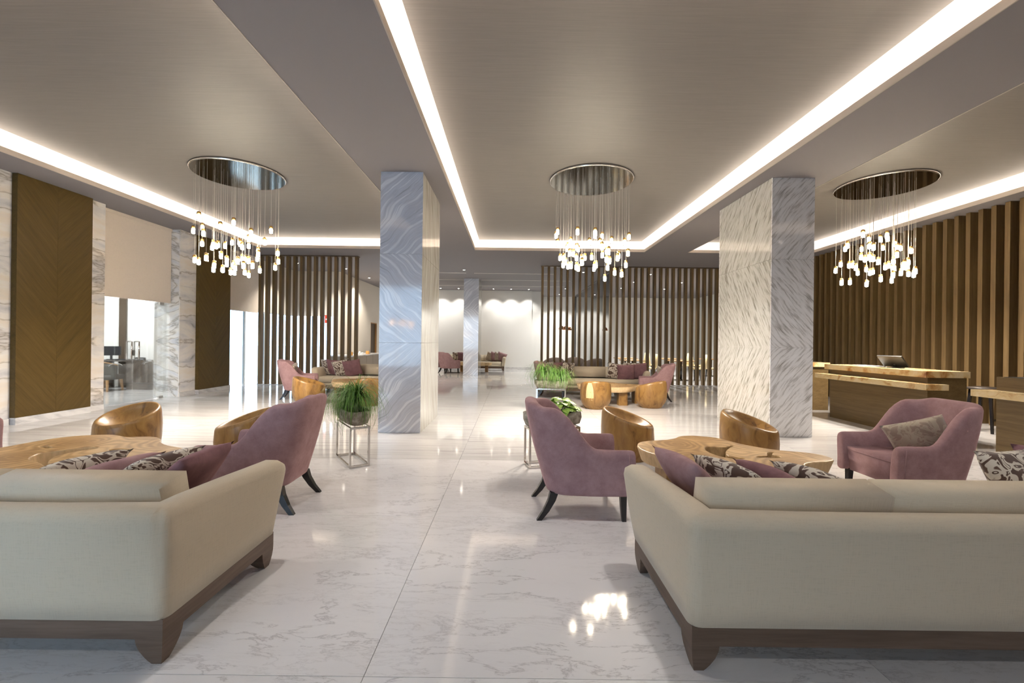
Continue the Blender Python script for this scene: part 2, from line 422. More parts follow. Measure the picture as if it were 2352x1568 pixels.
wall_panel(10.78, 11.96, 'tall chevron veneer wall panel farther back, between the glass office door and the slat screen')
def blind(y0, y1, z, label):
    p = thing('roller_blind', label, 'blind', (-8.05, (y0 + y1) / 2, 0), group='cream blinds over the glass openings')
    w2 = (y1 - y0) / 2
    bx('fabric', 'blind_fabric', -.008, .008, -w2, w2, z, ZC - .01, p)
    bx('bottom_bar', 'blind_fabric', -.012, .012, -w2, w2, z - .02, z, p)
    bx('head_tube', 'blind_fabric', -.03, .03, -w2, w2, ZC - .06, ZC - .002, p)
blind(8.385, 10.245, 2.22, 'cream roller blind drawn above the glass office door')
blind(12.12, 13.75, 2.22, 'cream roller blind beside the left slat screen, farther from the camera')
# glass office door
d1 = thing('door_1', 'frameless double glass door to the office', kind='structure', loc=(-8.10, 9.31, 0))
for s in (-1, 1):
    y0, y1 = sorted((s * .004, s * .80))
    pn = bx('pane', 'window_glass', -.006, .006, y0, y1, .012, 2.19, d1)
    hb = B(); yy = s * .09
    for xo in (-.05, .05):
        hb.tube([(xo * .2, yy, .92), (xo, yy, .92), (xo, yy, 1.30), (xo * .2, yy, 1.30)], .016, 8)
    hb.build('pull_handle', 'chrome', d1, True)
    bx('hinge_patch', 'steel', -.014, .014, min(s * .80, s * .68), max(s * .80, s * .68), .0, .05, d1)
    bx('hinge_patch', 'steel', -.014, .014, min(s * .80, s * .68), max(s * .80, s * .68), 2.15, 2.2, d1)
    a = B().tube([(.011, s * .42 + .15 * math.cos(q), .80 + .05 * math.sin(q)) for q in [PI * k / 12 for k in range(13)]], .004, 4)
    for k in (-1, 0, 1): a.tube([(.011, s * .42 + k * .03 - .012, .885), (.011, s * .42 + k * .03, .865), (.011, s * .42 + k * .03 + .012, .885)], .003, 4)
    a.build('etched_logo', 'etch_white', d1)
for y0, y1 in ((-.945, -.806), (.806, .945)): bx('side_light', 'window_glass', -.006, .006, y0, y1, .0, 2.19, d1)
bx('lock_patch', 'steel', -.016, .016, -.03, .03, 1.0, 1.12, d1)
# office shell
of = B().box(XL, -8.44, 12.25, 12.35, 0, ZC).box(XL - .1, XL, 7.2, 12.35, 0, ZC).box(XL, -8.44, 7.2, 7.3, 0, ZC).build('wall_office', 'wall_white')
tag(of, 'white walls of the small office behind the glass door', kind='structure')
bx('door_strip', 'door_brown', -11.02, -10.82, 12.20, 12.25, 0, 2.6, of)
# far left glazing
w1 = thing('window_1', 'tall glazing behind the left slat screen', kind='structure', loc=(-8.10, 14.2, 0))
for k in range(4): bx('pane', 'window_glass', -.006, .006, -2.08 + k * 1.04, -1.06 + k * 1.04, .03, 2.2, w1)
for k in range(5): bx('mullion', 'wall_white', -.03, .03, -2.1 + k * 1.04, -2.06 + k * 1.04, 0, 2.26, w1)
w2_ = thing('window_2', 'glazing facing the lobby at the far left corner', kind='structure', loc=(-7.5, 16.36, 0))
for k in range(2): bx('pane', 'window_glass', -.86 + k * .87, -.02 + k * .87, -.006, .006, .03, 2.2, w2_)
for k in range(3): bx('mullion', 'frame_grey', -.88 + k * .87, -.84 + k * .87, -.03, .03, 0, 2.26, w2_)
b = B().box(-8.44, -6.7, 16.3, 16.45, 2.26, ZC).box(-6.7, -6.5, 16.3, 20.0, 0, ZC).box(-6.7, -6.5, 20.9, 22.0, 0, ZC).box(-6.7, -6.5, 20.0, 20.9, 2.2, ZC)
wl2 = b.build('wall_far_left', 'wall_cream'); tag(wl2, 'cream wall behind the left slat screen', kind='structure')
d2 = thing('door_2', 'dark brown door in the far cream wall', kind='structure', loc=(-6.6, 20.45, 0))
bx('door_leaf', 'door_brown', -.02, .03, -.41, .41, 0, 2.16, d2); bx('door_frame', 'light_oak', -.08, .105, -.45, -.41, 0, 2.2, d2); bx('door_frame', 'light_oak', -.08, .105, .41, .45, 0, 2.2, d2); bx('door_frame', 'light_oak', -.08, .105, -.41, .41, 2.16, 2.2, d2)
# back wall
wb = B().box(-6.7, 1.45, 21.9, 22.1, 0, ZC).box(1.35, 1.45, 22.1, 24.4, 0, ZC).box(1.35, XR, 24.4, 24.6, 0, ZC).box(XR - .1, XR, 14.8, 24.4, 0, ZC)
wb = wb.build('wall_back', 'wall_white'); tag(wb, 'pale walls closing the far end of the lobby', kind='structure')
bx('white_panel', 'wall_white', -6.49, .98, 21.78, 21.9, 0.0, ZC - .002, wb)
tag(bx('baseboard_back', 'plinth_marble', -6.49, 1.0, 21.755, 21.78, 0, .12), 'grey marble skirting below the white back wall', kind='structure')
# right wall: deep timber slats over a dark backing
wr = B().box(8.755, 8.95, Y0, 14.7, 0, ZC).box(8.755, XR, 14.7, 14.8, 0, ZC).build('wall_right', 'slat_wood'); tag(wr, 'timber slat wall behind the reception desks', kind='structure')
me_s = B().box(-.075, .075, -.04, .04, 0, ZC - .005).mesh('slat', 'slat_wood')
for k in range(66): obj('slat', me_s, wr, (8.68, -.12 + .22 * k, .002))
# rear wall behind the camera, glazed on the left
wre = B().box(XL, -7.0, Y0 - .2, Y0, 0, ZC).box(-7.0, -2.6, Y0 - .2, Y0, 3.6, ZC).box(-2.6, XR, Y0 - .2, Y0, 0, ZC).build('wall_rear', 'wall_cream'); tag(wre, 'cream wall behind the camera', kind='structure')
w3 = thing('window_3', 'entrance glazing behind the camera', kind='structure', loc=(-4.8, Y0 - .1, 0))
for k in range(4): bx('pane', 'window_glass', -2.16 + k * 1.1, -1.1 + k * 1.1, -.006, .006, .03, 3.58, w3)
for k in range(5): bx('mullion', 'frame_grey', -2.2 + k * 1.1, -2.16 + k * 1.1, -.04, .04, 0, 3.6, w3)
g = bx('ground_outside', 'pale_paving', -60, 60, -60, 90, -.3, -.125); tag(g, 'pale paving outside the building', kind='structure')
# ---- marble pillars
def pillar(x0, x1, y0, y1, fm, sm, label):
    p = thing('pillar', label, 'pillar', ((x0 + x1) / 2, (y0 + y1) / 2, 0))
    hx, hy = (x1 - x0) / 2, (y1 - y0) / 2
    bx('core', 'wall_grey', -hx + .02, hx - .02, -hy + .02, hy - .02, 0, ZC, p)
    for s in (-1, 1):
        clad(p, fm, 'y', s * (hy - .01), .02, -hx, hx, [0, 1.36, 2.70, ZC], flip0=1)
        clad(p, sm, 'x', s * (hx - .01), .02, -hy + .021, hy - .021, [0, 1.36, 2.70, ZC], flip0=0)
pillar(-2.01, -1.37, 6.57, 8.12, 'pillar_grey_marble', 'pillar_beige_lit_marble', 'grey banded marble pillar standing beside the grass planter, left of the aisle')
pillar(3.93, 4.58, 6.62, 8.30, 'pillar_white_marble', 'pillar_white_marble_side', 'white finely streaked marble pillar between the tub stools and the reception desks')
pillar(-1.98, -1.37, 17.7, 19.3, 'pillar_grey_marble', 'pillar_beige_lit_marble', 'distant grey marble pillar in front of the far cream sofa')
# ---- slat screens
def screen(x0, n, y, label):
    p = thing('slat_screen', label, 'screen', (x0, y, 0))
    me = B().box(-.0375, .0375, -.075, .075, .012, ZC - .03).mesh('slat', 'slat_wood')
    for k in range(n): obj('slat', me, p, (.0375 + .2085 * k, 0, 0))
    L = .2085 * (n - 1) + .075
    bx('head_rail', 'door_brown', -.02, L + .02, -.09, .09, ZC - .03, ZC - .001, p)
    bx('floor_rail', 'plinth_marble', -.02, L + .02, -.09, .09, .001, .012, p)
screen(-7.72, 15, 13.3, 'dark timber slat screen behind the pink armchair, on the left')
screen(.96, 37, 14.6, 'long dark timber slat screen behind the far sofa, in front of the dining room')

# ================================================================== FURNITURE
def rbox(x0, x1, y0, y1, z0, z1, r, seg=4):
    return B().box(x0, x1, y0, y1, z0, z1).bevel(r, seg)
# ---- sofa (local: front +y, base at z 0)
def make_sofa(label):
    L, D = 2.86, .90
    p = thing('sofa', label, 'sofa', group='cream sofas with walnut plinths')
    hx = L / 2
    # back and arms: one upholstered frame swept round the plan, arms flaring a little at the rounded front
    th = .155; rc = .05; path = []
    ysd = [D / 2, D / 2 - .005, D / 2 - .012, D / 2 - .022, D / 2 - .035, D / 2 - .05, D / 2 - .07, D / 2 - .10, D / 2 - .16, D / 2 - .3, 0, -.25]
    for y in ysd: path.append((-hx, y, -1, 0))
    for k in range(6):
        q = PI / 2 * k / 5; path.append((-hx + rc - rc * math.cos(q), -D / 2 + rc - rc * math.sin(q), -math.cos(q), -math.sin(q)))
    for k in range(1, 6): path.append((-hx + rc + (2 * hx - 2 * rc) * k / 6, -D / 2, 0, -1))
    for k in range(6):
        q = PI / 2 * k / 5; path.append((hx - rc + rc * math.sin(q), -D / 2 + rc - rc * math.cos(q), math.sin(q), -math.cos(q)))
    for y in ysd[::-1]: path.append((hx, y, 1, 0))
    rings = []
    for x, y, nx, ny in path:
        fr = max(0, (y - (D / 2 - .11)) / .11); H = .52 + .145 * math.sqrt(max(0, 1 - fr * fr)) if y > 0 else .665
        f2 = max(0, (y - (D / 2 - .06)) / .06); sh = .045 * (1 - math.sqrt(max(0, 1 - f2 * f2)))
        fl = .085 * sstep(-.30, D / 2, y) if nx else .0
        rg = []
        for o, z in ((0, .2), (.006, .30), (.008, .45), (.004, H - .055), (-.012, H - .018), (-.05, H), (-th + .05, H), (-th + .012, H - .018), (-th, H - .055), (-th, .32), (-th, .2)):
            z = max(.2, z); u = (z - .2) / .465; oo = max(-th + sh, min(-sh, o)) if sh else o
            ln = .02 * u if (ny < -.5 and not nx) else 0
            if y < -D / 2 + rc + 1e-5 and abs(x) > hx - rc - 1e-5 and oo < -rc:
                rg.append((math.copysign(1, nx) * (hx + oo), -D / 2 - oo, z)); continue
            rg.append((x + nx * (oo + fl * u), y + ny * (oo + ln) + (-.05 * (1 - u) * f2 if y > 0 else 0), z))
        rings.append(rg)
    B().loft(rings).build('back_and_arms', 'cream_linen', p, True)
    b = B()                                                   # walnut plinth rail, four boards
    i = .01; h0, h1 = .115, .2
    b.box(-hx + i, hx - i, -D / 2 + i, -D / 2 + i + .05, h0, h1); b.box(-hx + i, hx - i, D / 2 - .06, D / 2 - .03, h0, h1)
    b.box(-hx + i, -hx + i + .05, -D / 2 + .06, D / 2 - .06, h0, h1); b.box(hx - i - .05, hx - i, -D / 2 + .06, D / 2 - .06, h0, h1)
    b.build('plinth_rail', 'walnut', p)
    for sx_ in (-1, 1):
        for sy_ in (-1, 1):
            b = B(); zz = [.115, .09, .06, .03, .012, 0]; ww = [.118, .113, .098, .074, .056, .042]
            ex, ey = hx - .01, (D / 2 - .01 if sy_ < 0 else D / 2 - .03)
            b.sq([(sx_ * (ex - q / 2 - (.118 - q) * .22), sy_ * (ey - q / 2 - (.118 - q) * .22), z) for z, q in zip(zz, ww)], [(q, q) for q in ww])
            b.bevel(.006, 2, 50).build('leg', 'walnut', p)
    rbox(-hx + .157, hx - .157, -D / 2 + .17, D / 2 - .04, .2, .29, .02, 2).build('seat_deck', 'cream_linen', p, True)
    rbox(-hx + .158, hx - .158, -D / 2 + .18, D / 2 + .0, .285, .43, .05).build('seat_cushion', 'cream_linen', p, True)
    wc = (L - .286) / 3
    for k in range(3):
        x0 = -hx + .143 + k * wc
        b = rbox(x0 + .006, x0 + wc - .006, 0, .17, 0, .285, .024)
        o = b.build('back_cushion', 'cream_linen', p, True)
        o.location = (0, -D / 2 + .215, .425); o.rotation_euler = (R(12), 0, 0)
        xa, xb = x0 + .03, x0 + wc - .03
        for yy in (.018, .152):
            B().tube([(xa, yy, .03), (xa, yy, .271), (xb, yy, .271), (xb, yy, .03)], .005, 5).build('piping', 'cream_linen', o, True)
    return p
sofa = make_sofa('cream sofa in the right foreground, seen from behind, nearest the camera on the right')
sofa.location = (.77 + 1.43, 1.84 + .45, 0)
SG = 'cream sofas with walnut plinths'
copy_tree(sofa, None, (-1.46 - 1.43, 1.84 + .45, 0), R(0), 'cream sofa in the left foreground, seen from behind, cut by the left edge')
copy_tree(sofa, None, (-3.72, 11.75, 0), PI, 'cream sofa facing the camera, behind the grey marble pillar, left group')
copy_tree(sofa, None, (2.15, 11.85, 0), PI, 'cream sofa facing the camera in front of the long slat screen')
copy_tree(sofa, None, (-1.78, 21.0, 0), PI, 'most distant cream sofa, against the white back wall')

# ---- tub armchair (local: front +y)
def make_chair(label):
    p = thing('armchair', label, 'armchair', group='mauve velvet armchairs with dark legs')
    a, yf, yb, rc = .34, .36, -.34, .20
    path = []
    for k in range(9): path.append((-a, yf + (yb + rc - yf) * k / 8, -1, 0))
    for k in range(1, 7):
        q = PI / 2 * k / 7; path.append((-a + rc - rc * math.cos(q), yb + rc - rc * math.sin(q), -math.cos(q), -math.sin(q)))
    for k in range(5): path.append((-a + rc + (2 * a - 2 * rc) * k / 4, yb, 0, -1))
    for k in range(1, 7):
        q = PI / 2 * k / 7; path.append((a - rc + rc * math.sin(q), yb + rc - rc * math.cos(q), math.sin(q), -math.cos(q)))
    for k in range(9): path.append((a, yb + rc + (yf - yb - rc) * k / 8, 1, 0))
    rings = []
    def top(x, y):
        s = sstep(.08, -.15, y)
        return .565 + .325 * s + .03 * sstep(-.25, -.34, y)
    def ring(x, y, nx, ny, shrink=0.0, dy=0.0):
        H = top(x, y) - shrink * .5; bk = sstep(.15, -.3, y); th = .088 + .035 * bk
        r = []
        zb = .2
        prof = [(.012, zb + shrink * .3), (-.0, zb + .06), (-.0, zb + .45 * (H - zb)), (-.0, H - .05), (-.012, H - .016), (-.045, H), (-th + .03, H - .006), (-th, H - .04), (-th - .0, zb + .5 * (H - zb)), (-th - .02 * bk, .3), (-th, zb + .01), (-.05, zb)]
        for o, z in prof:
            oo = o if not shrink else (o + th / 2) * (1 - shrink * 4) - th / 2
            lean = -.125 * bk * max(0, (z - .26) / .65) ** 1.15
            fl = .02 * max(0, (z - .3) / .3) * (1 - bk) - .035 * max(0, (.42 - z) / .2) * bk
            xx = x + nx * (oo + fl); yy = y + ny * (oo - .06 * max(0, (.42 - z) / .22)) + lean + dy
            # lower front edge tucks back
            r.append((xx, yy, z))
        return r
    x, y, nx, ny = path[0]; rings.append(ring(x, y, nx, ny, .06, .028)); rings.append(ring(x, y, nx, ny, .02, .022))
    for q in path: rings.append(ring(*q))
    x, y, nx, ny = path[-1]; rings.append(ring(x, y, nx, ny, .02, .022)); rings.append(ring(x, y, nx, ny, .06, .028))
    subsurf(B().loft(rings).build('shell', 'mauve_velvet', p, True), 1)
    b = rbox(-.255, .255, -.22, .352, .205, .43, .035)
    for v in b.bm.verts:
        v.co.z += .012 * (1 - (v.co.x / .26) ** 2) * (v.co.z > .35)
        v.co.y -= .03 * max(0, (.40 - v.co.z) / .2) * (v.co.y > .2)
    sc = b.build('seat_cushion', 'mauve_velvet', p, True)
    B().tube([(-.235, .348, .405), (.235, .348, .405)], .005, 5).build('piping', 'mauve_velvet', sc, True)
    for s in (-1, 1): B().tube([(s * (a + .016), .33, .535), (s * (a + .006), .335, .40), (s * (a + .003), .335, .21)], .005, 5).build('piping', 'mauve_velvet', p, True)
    for s in (-1, 1):
        B().sq([(s * .29, .30, .215), (s * .29, .305, .1), (s * .292, .31, 0)], [(.05, .05), (.042, .042), (.032, .032)]).build('leg', 'black_lacquer', p)
        B().sq([(s * .235, -.235, .215), (s * .24, -.255, .15), (s * .25, -.30, .07), (s * .262, -.355, 0)], [(.055, .065), (.05, .06), (.043, .05), (.034, .04)]).build('leg', 'black_lacquer', p)
    return p
chair = make_chair('mauve velvet armchair right of the central aisle, turned side-on, nearest the camera')
chair.location = (.575, 3.70, 0); chair.rotation_euler = (0, 0, R(-88))
for loc, rz, lb in (((-2.10, 3.72, 0), 92, 'mauve velvet armchair left of the central aisle, its back toward the planter'),
                    ((3.60, 3.95, 0), 90, 'mauve velvet armchair by the reception desks, holding a taupe cushion'),
                    ((-5.62, 4.15, 0), -90, 'mauve velvet armchair cut off by the left edge of the picture'),
                    ((-5.05, 10.35, 0), -72, 'pink armchair with a patterned cushion in front of the left slat screen'),
                    ((1.02, 11.05, 0), -100, 'pink armchair half hidden behind the far trough planter'),
                    ((3.55, 10.75, 0), 76, 'pink armchair at the right end of the far sofa'),
                    ((-2.75, 18.95, 0), -48, 'distant mauve armchair in front, left of the far grey pillar'),
                    ((-3.35, 19.9, 0), -75, 'distant mauve armchair mostly hidden behind another one by the far pillar')):
    copy_tree(chair, None, loc, R(rz), lb)

# ---- tub stools carved from one log (local: low side +y)
def make_stool(name, label, zb=.60, zf=.41, r0=.315, base=.27, mat='stool_wood'):
    p = thing(name, label, 'stool', group='carved wooden tub stools')
    n = 36; rings = []
    def topz(ang): return (zb + zf) / 2 - (zb - zf) / 2 * math.sin(ang)
    for k, (rr, t) in enumerate([(base * .97, 0), (base, .012), (base + (r0 - base) * .75, .22), (r0, .38), (r0 * 1.012, .62), (r0 * .985, .90), (r0 * .955, .965), (r0 * .90, 1.0), (r0 * .83, .985)]):
        rings.append([(rr * math.cos(2 * PI * j / n), rr * math.sin(2 * PI * j / n), topz(2 * PI * j / n) * t) for j in range(n)])
    for rr in (.77, .68, .55, .38, .2, .05):                   # shallow dish parallel to the slanted rim
        rings.append([(r0 * rr * math.cos(2 * PI * j / n), r0 * rr * math.sin(2 * PI * j / n), (zb + zf) / 2 - (zb - zf) / 2 * rr * 1.05 * math.sin(2 * PI * j / n) - .135 * (1 - (rr / .84) ** 2) ** .8) for j in range(n)])
    B().loft(rings).build('carved_body', mat, p, True)
    return p
stool = make_stool('tub_stool', 'carved wooden tub stool seen open from the front, leftmost, behind the left coffee table')
stool.location = (-4.50, 5.12, 0); stool.rotation_euler = (0, 0, R(172))
def st(loc, face, lb, src=stool): return copy_tree(src, None, loc, R(face), lb)
# face: angle of the low side measured like an armchair heading
st((-3.02, 4.98, 0), 118, 'carved wooden tub stool just left of the left aisle armchair')
st((1.43, 5.35, 0), -112, 'carved wooden tub stool beside the right aisle armchair')
st((2.83, 5.18, 0), -128, 'carved wooden tub stool in front of the white marble pillar')
stool2 = make_stool('tub_stool', 'carved wooden tub stool with a pale sapwood streak, before the far table', .60, .46, .325, .22)
stool2.location = (1.80, 9.30, 0); stool2.rotation_euler = (0, 0, R(-10))
b = B(); n = 14                                               # pale sapwood patch, wrapped on the log
A0, A1 = R(232), R(262)
rows = []
for k in range(9):
    z = .09 + (.56 - .09) * k / 8; wdt = math.sin(PI * (.12 + .80 * k / 8)) ** .6
    am, ah = (A0 + A1) / 2, (A1 - A0) / 2 * wdt
    t_ = z / .6; rr = .22 + (.105) * min(1, t_ / .38) * 1.0; rr = min(rr, .331) + .004
    if t_ > .85: rr = .322
    rows.append([(rr * math.cos(am + ah * q), rr * math.sin(am + ah * q), z) for q in (-1, -.5, 0, .5, 1)])
vs = [[b.bm.verts.new(v) for v in r] for r in rows]
for i in range(8):
    for j in range(4): b.bm.faces.new((vs[i][j], vs[i][j + 1], vs[i + 1][j + 1], vs[i + 1][j]))
b.build('sapwood_streak', 'sapwood', stool2, True)
stool3 = make_stool('tub_stool', 'faceted carved tub stool seen from behind, right of the sapwood one', .60, .42, .33, .22)
stool3.location = (3.05, 9.52, 0); stool3.rotation_euler = (0, 0, R(38))
st((-4.36, 9.38, 0), -78, 'carved wooden tub stool in front of the far left armchair', stool3)
st((-3.05, 9.36, 0), 10, 'carved wooden tub stool behind the grass planter, beside the grey pillar', stool3)

# ---- slab coffee tables (outline on the top plane)
TR = [(1.23, 4.19), (1.29, 4.31), (1.39, 4.37), (1.58, 4.43), (1.7, 4.5), (1.79, 4.6), (1.91, 4.64), (2.02, 4.62), (2.14, 4.56), (2.21, 4.42), (2.26, 4.29), (2.35, 4.17), (2.46, 4.07), (2.6, 4.01), (2.73, 3.95), (2.79, 3.85), (2.77, 3.75), (2.70, 3.70), (2.58, 3.67), (2.45, 3.62), (2.36, 3.51), (2.25, 3.4), (2.11, 3.33), (1.92, 3.30), (1.73, 3.34), (1.55, 3.41), (1.42, 3.52), (1.37, 3.63), (1.35, 3.73), (1.32, 3.8), (1.27, 3.88), (1.23, 3.96), (1.21, 4.08)]
TRH = [[(1.81, 4.08), (1.88, 4.18), (1.96, 4.17), (2.05, 4.17), (2.16, 4.23), (2.08, 4.12), (2.01, 4.03), (1.95, 3.92), (1.93, 3.82), (2.03, 3.75), (1.94, 3.72), (1.86, 3.76), (1.81, 3.84), (1.79, 3.96)],
       [(2.14, 3.82), (2.26, 3.86), (2.34, 3.98), (2.41, 3.98), (2.36, 3.91), (2.38, 3.81), (2.32, 3.77), (2.22, 3.78), (2.14, 3.79)]]
TL = [(-4.46, 3.8), (-4.43, 3.92), (-4.40, 4.08), (-4.32, 4.24), (-4.14, 4.33), (-3.99, 4.35), (-3.88, 4.31), (-3.76, 4.26), (-3.64, 4.28), (-3.52, 4.28), (-3.39, 4.2), (-3.27, 4.06), (-3.12, 3.95), (-2.96, 3.88), (-2.84, 3.79), (-2.82, 3.68), (-2.92, 3.60), (-3.04, 3.53), (-3.12, 3.46), (-3.19, 3.40), (-3.25, 3.35), (-3.33, 3.30), (-3.42, 3.28), (-3.54, 3.35), (-3.64, 3.45), (-3.71, 3.58), (-3.69, 3.71), (-3.62, 3.80), (-3.67, 3.88), (-3.79, 3.87), (-3.86, 3.77), (-3.94, 3.67), (-3.91, 3.55), (-3.83, 3.45), (-3.69, 3.38), (-3.57, 3.31), (-3.50, 3.25), (-3.52, 3.18), (-3.67, 3.13), (-4.06, 3.14), (-4.60, 3.36), (-4.85, 3.60), (-4.69, 3.73)]
TLH = [[(-3.50, 3.79), (-3.43, 3.83), (-3.33, 3.81), (-3.29, 3.75), (-3.32, 3.66), (-3.39, 3.71)], [(-4.19, 3.87), (-4.06, 3.86), (-4.03, 3.80), (-4.11, 3.82)]]
def slab_top(name, outline, holes, c, z0, z1, bev=.012):
    cu = bpy.data.curves.new(name, 'CURVE'); cu.dimensions = '2D'; cu.fill_mode = 'BOTH'
    for k, pl in enumerate([outline] + holes):
        sp = cu.splines.new('BEZIER'); sp.bezier_points.add(len(pl) - 1); sp.use_cyclic_u = True; sp.resolution_u = 3
        for bp, (x, y) in zip(sp.bezier_points, pl):
            bp.co = (x - c[0], y - c[1], 0); bp.handle_left_type = bp.handle_right_type = 'AUTO'
    cu.extrude = (z1 - z0) / 2 - bev; cu.bevel_depth = bev; cu.bevel_resolution = 2
    o = bpy.data.objects.new(name, cu); C.objects.link(o)
    dg = bpy.context.evaluated_depsgraph_get()
    me = bpy.data.meshes.new_from_object(o.evaluated_get(dg)); bpy.data.objects.remove(o); bpy.data.curves.remove(cu)
    me.materials.clear(); me.materials.append(MATS['table_wood']); me.materials.append(MATS['table_edge']); me.materials.append(MATS['bark_hollow'])
    hz = (z0 + z1) / 2; zh = (z1 - z0) / 2
    def inhole(p):
        return any(min((p.x - x + c[0]) ** 2 + (p.y - y + c[1]) ** 2 for x, y in h) < .004 for h in holes)
    for pl in me.polygons:
        if pl.normal.z > .5: pl.material_index = 0
        else: pl.material_index = 2 if inhole(pl.center) else 1
        pl.use_smooth = abs(pl.normal.z) < .9
    for v in me.vertices:
        if v.co.z < 0: v.co.x *= .955; v.co.y *= .955       # undercut natural edge
        v.co.z += hz
    return me
def slab_table(name, label, outline, holes, legs, top=.42, th=.125):
    c = (sum(p[0] for p in outline) / len(outline), sum(p[1] for p in outline) / len(outline))
    p = thing(name, label, 'coffee table', (c[0], c[1], 0), group='live edge slab coffee tables')
    obj('slab_top', slab_top('slab_top', outline, holes, c, top - th, top), p)
    for x, y, wx, wy, rz in legs:
        o = B().box(-wx / 2, wx / 2, -wy / 2, wy / 2, 0, top - th + .005).bevel(.008, 2).build('leg', 'stool_wood', p)
        o.location = (x - c[0], y - c[1], 0); o.rotation_euler = (0, 0, R(rz))
    return p
tabR = slab_table('coffee_table', 'pale live-edge slab coffee table with bark hollows, behind the right sofa', TR, TRH, [(1.42, 3.90, .16, .20, 10), (2.55, 3.84, .14, .2, 0), (1.92, 4.42, .2, .15, 20), (2.1, 3.48, .2, .14, 0)])
tabL = slab_table('coffee_table', 'lobed live-edge slab coffee table behind the left sofa', TL, TLH, [(-4.35, 3.5, .2, .18, 10), (-3.05, 3.72, .16, .2, 0), (-4.1, 4.15, .2, .15, 20), (-3.4, 3.45, .16, .14, 0)])
copy_tree(tabR, None, (2.30, 10.25, 0), R(4), 'live-edge slab coffee table among the far tub stools, before the far sofa')
copy_tree(tabR, None, (-3.62, 10.5, 0), R(-2), 'live-edge slab coffee table partly behind the grass planter, left group')
copy_tree(tabR, None, (-1.75, 19.95, 0), R(0), 'distant slab coffee table beside the far pillar')

# ---- cushions
def pillow_mesh(name, w, h, t, mat, n=14):
    b = B(); g = [[], []]
    for s, sg in ((0, 1), (1, -1)):
        for i in range(n + 1):
            row = []
            for j in range(n + 1):
                u = -1 + 2 * i / n; v = -1 + 2 * j / n
                e = ((1 - u ** 2) * (1 - v ** 2))
                k = .055
                x = w / 2 * u * (1 - k * (1 - v * v) * u * u); z = h / 2 * v * (1 - k * (1 - u * u) * v * v)
                y = sg * t / 2 * max(0, e) ** .42 + .008 * math.sin(5 * u + 3 * v) * e
                row.append(b.bm.verts.new((x, y, z)))
            g[s].append(row)
        for i in range(n):
            for j in range(n): b.bm.faces.new((g[s][i][j], g[s][i + 1][j], g[s][i + 1][j + 1], g[s][i][j + 1]))
    bmesh.ops.remove_doubles(b.bm, verts=b.bm.verts, dist=.0008)
    return b.mesh(name, mat, True)
PM = {k: pillow_mesh('cushion', .46, .46, .155, k) for k in ('plum_velvet', 'brown_leaf_fabric', 'mauve_velvet')}
PM['taupe'] = pillow_mesh('cushion', .46, .32, .14, 'taupe_leaf_fabric')
PM['taupe_l'] = pillow_mesh('cushion', .44, .44, .16, 'taupe_leaf_fabric')
def cushion(kind, loc, rot, label, group):
    return tag(obj('cushion', PM[kind], None, loc, tuple(R(a) for a in rot)), label, 'cushion', group)
PL, LF, MV = 'plum_velvet', 'brown_leaf_fabric', 'mauve_velvet'
G1 = 'cushions on the right foreground sofa'
cushion(MV, (1.05, 2.47, .60), (40, 0, -80), 'mauve velvet cushion in the corner against the right sofa arm', G1)
cushion(LF, (1.33, 2.49, .58), (48, 0, -70), 'brown leaf patterned cushion next to the mauve corner cushion, right sofa', G1)
cushion(PL, (1.55, 2.43, .57), (50, 0, -78), 'plum velvet cushion between two patterned ones on the right sofa', G1)
cushion(LF, (1.77, 2.42, .57), (50, 0, -72), 'brown leaf patterned cushion behind the first back cushion seam, right sofa', G1)
cushion(LF, (2.93, 2.46, .60), (-30, 0, 12), 'large brown leaf patterned cushion at the right edge of the picture', G1)
cushion(PL, (3.25, 2.50, .61), (-28, 0, -16), 'plum velvet cushion peeking in at the right edge of the picture', G1)
G2 = 'cushions on the left foreground sofa'
cushion(PL, (-1.80, 2.40, .60), (-38, 0, -87), 'plum velvet cushion in the corner against the left sofa arm', G2)
cushion(LF, (-2.06, 2.46, .585), (-46, 0, -98), 'brown leaf patterned cushion next to the plum corner cushion, left sofa', G2)
cushion(MV, (-2.28, 2.42, .57), (-50, 0, -100), 'mauve velvet cushion between two patterned ones on the left sofa', G2)
cushion(LF, (-2.51, 2.46, .575), (-50, 0, -102), 'brown leaf patterned cushion farthest left on the left sofa', G2)
cushion('taupe', (3.70, 3.95, .585), (18, -22, -52), 'taupe leaf patterned lumbar cushion on the right armchair', 'cushions on armchairs')
cushion('taupe_l', (-5.20, 10.30, .62), (-25, 8, -72), 'grey leaf patterned cushion on the pink armchair by the left screen', 'cushions on armchairs')
cushion('taupe_l', (3.70, 10.71, .62), (-25, -8, 76), 'grey leaf patterned cushion on the pink armchair right of the far sofa', 'cushions on armchairs')
G3 = 'cushions on the far left sofa'
cushion(LF, (-4.93, 11.72, .645), (18, 0, -30), 'patterned cushion nearest the arm of the far left sofa', G3)
cushion(PL, (-4.72, 11.62, .645), (20, 4, -14), 'plum cushion second from the arm of the far left sofa', G3)
cushion(LF, (-4.50, 11.57, .64), (22, -12, 6), 'patterned cushion third from the arm of the far left sofa', G3)
cushion(PL, (-4.22, 11.54, .645), (20, -10, 8), 'plum cushion nearest the middle of the far left sofa', G3)
G4 = 'cushions on the far centre sofa'
cushion(LF, (.98, 11.82, .645), (16, 0, 60), 'patterned cushion in the left corner of the far centre sofa', G4)
cushion(PL, (1.20, 11.68, .645), (18, 0, 50), 'plum cushion behind the far planter on the centre sofa', G4)
cushion(LF, (1.47, 11.64, .645), (18, 6, 38), 'patterned cushion third from the left on the far centre sofa', G4)
cushion(LF, (2.78, 11.60, .645), (22, 6, -8), 'patterned cushion left of the right-hand group on the far centre sofa', G4)
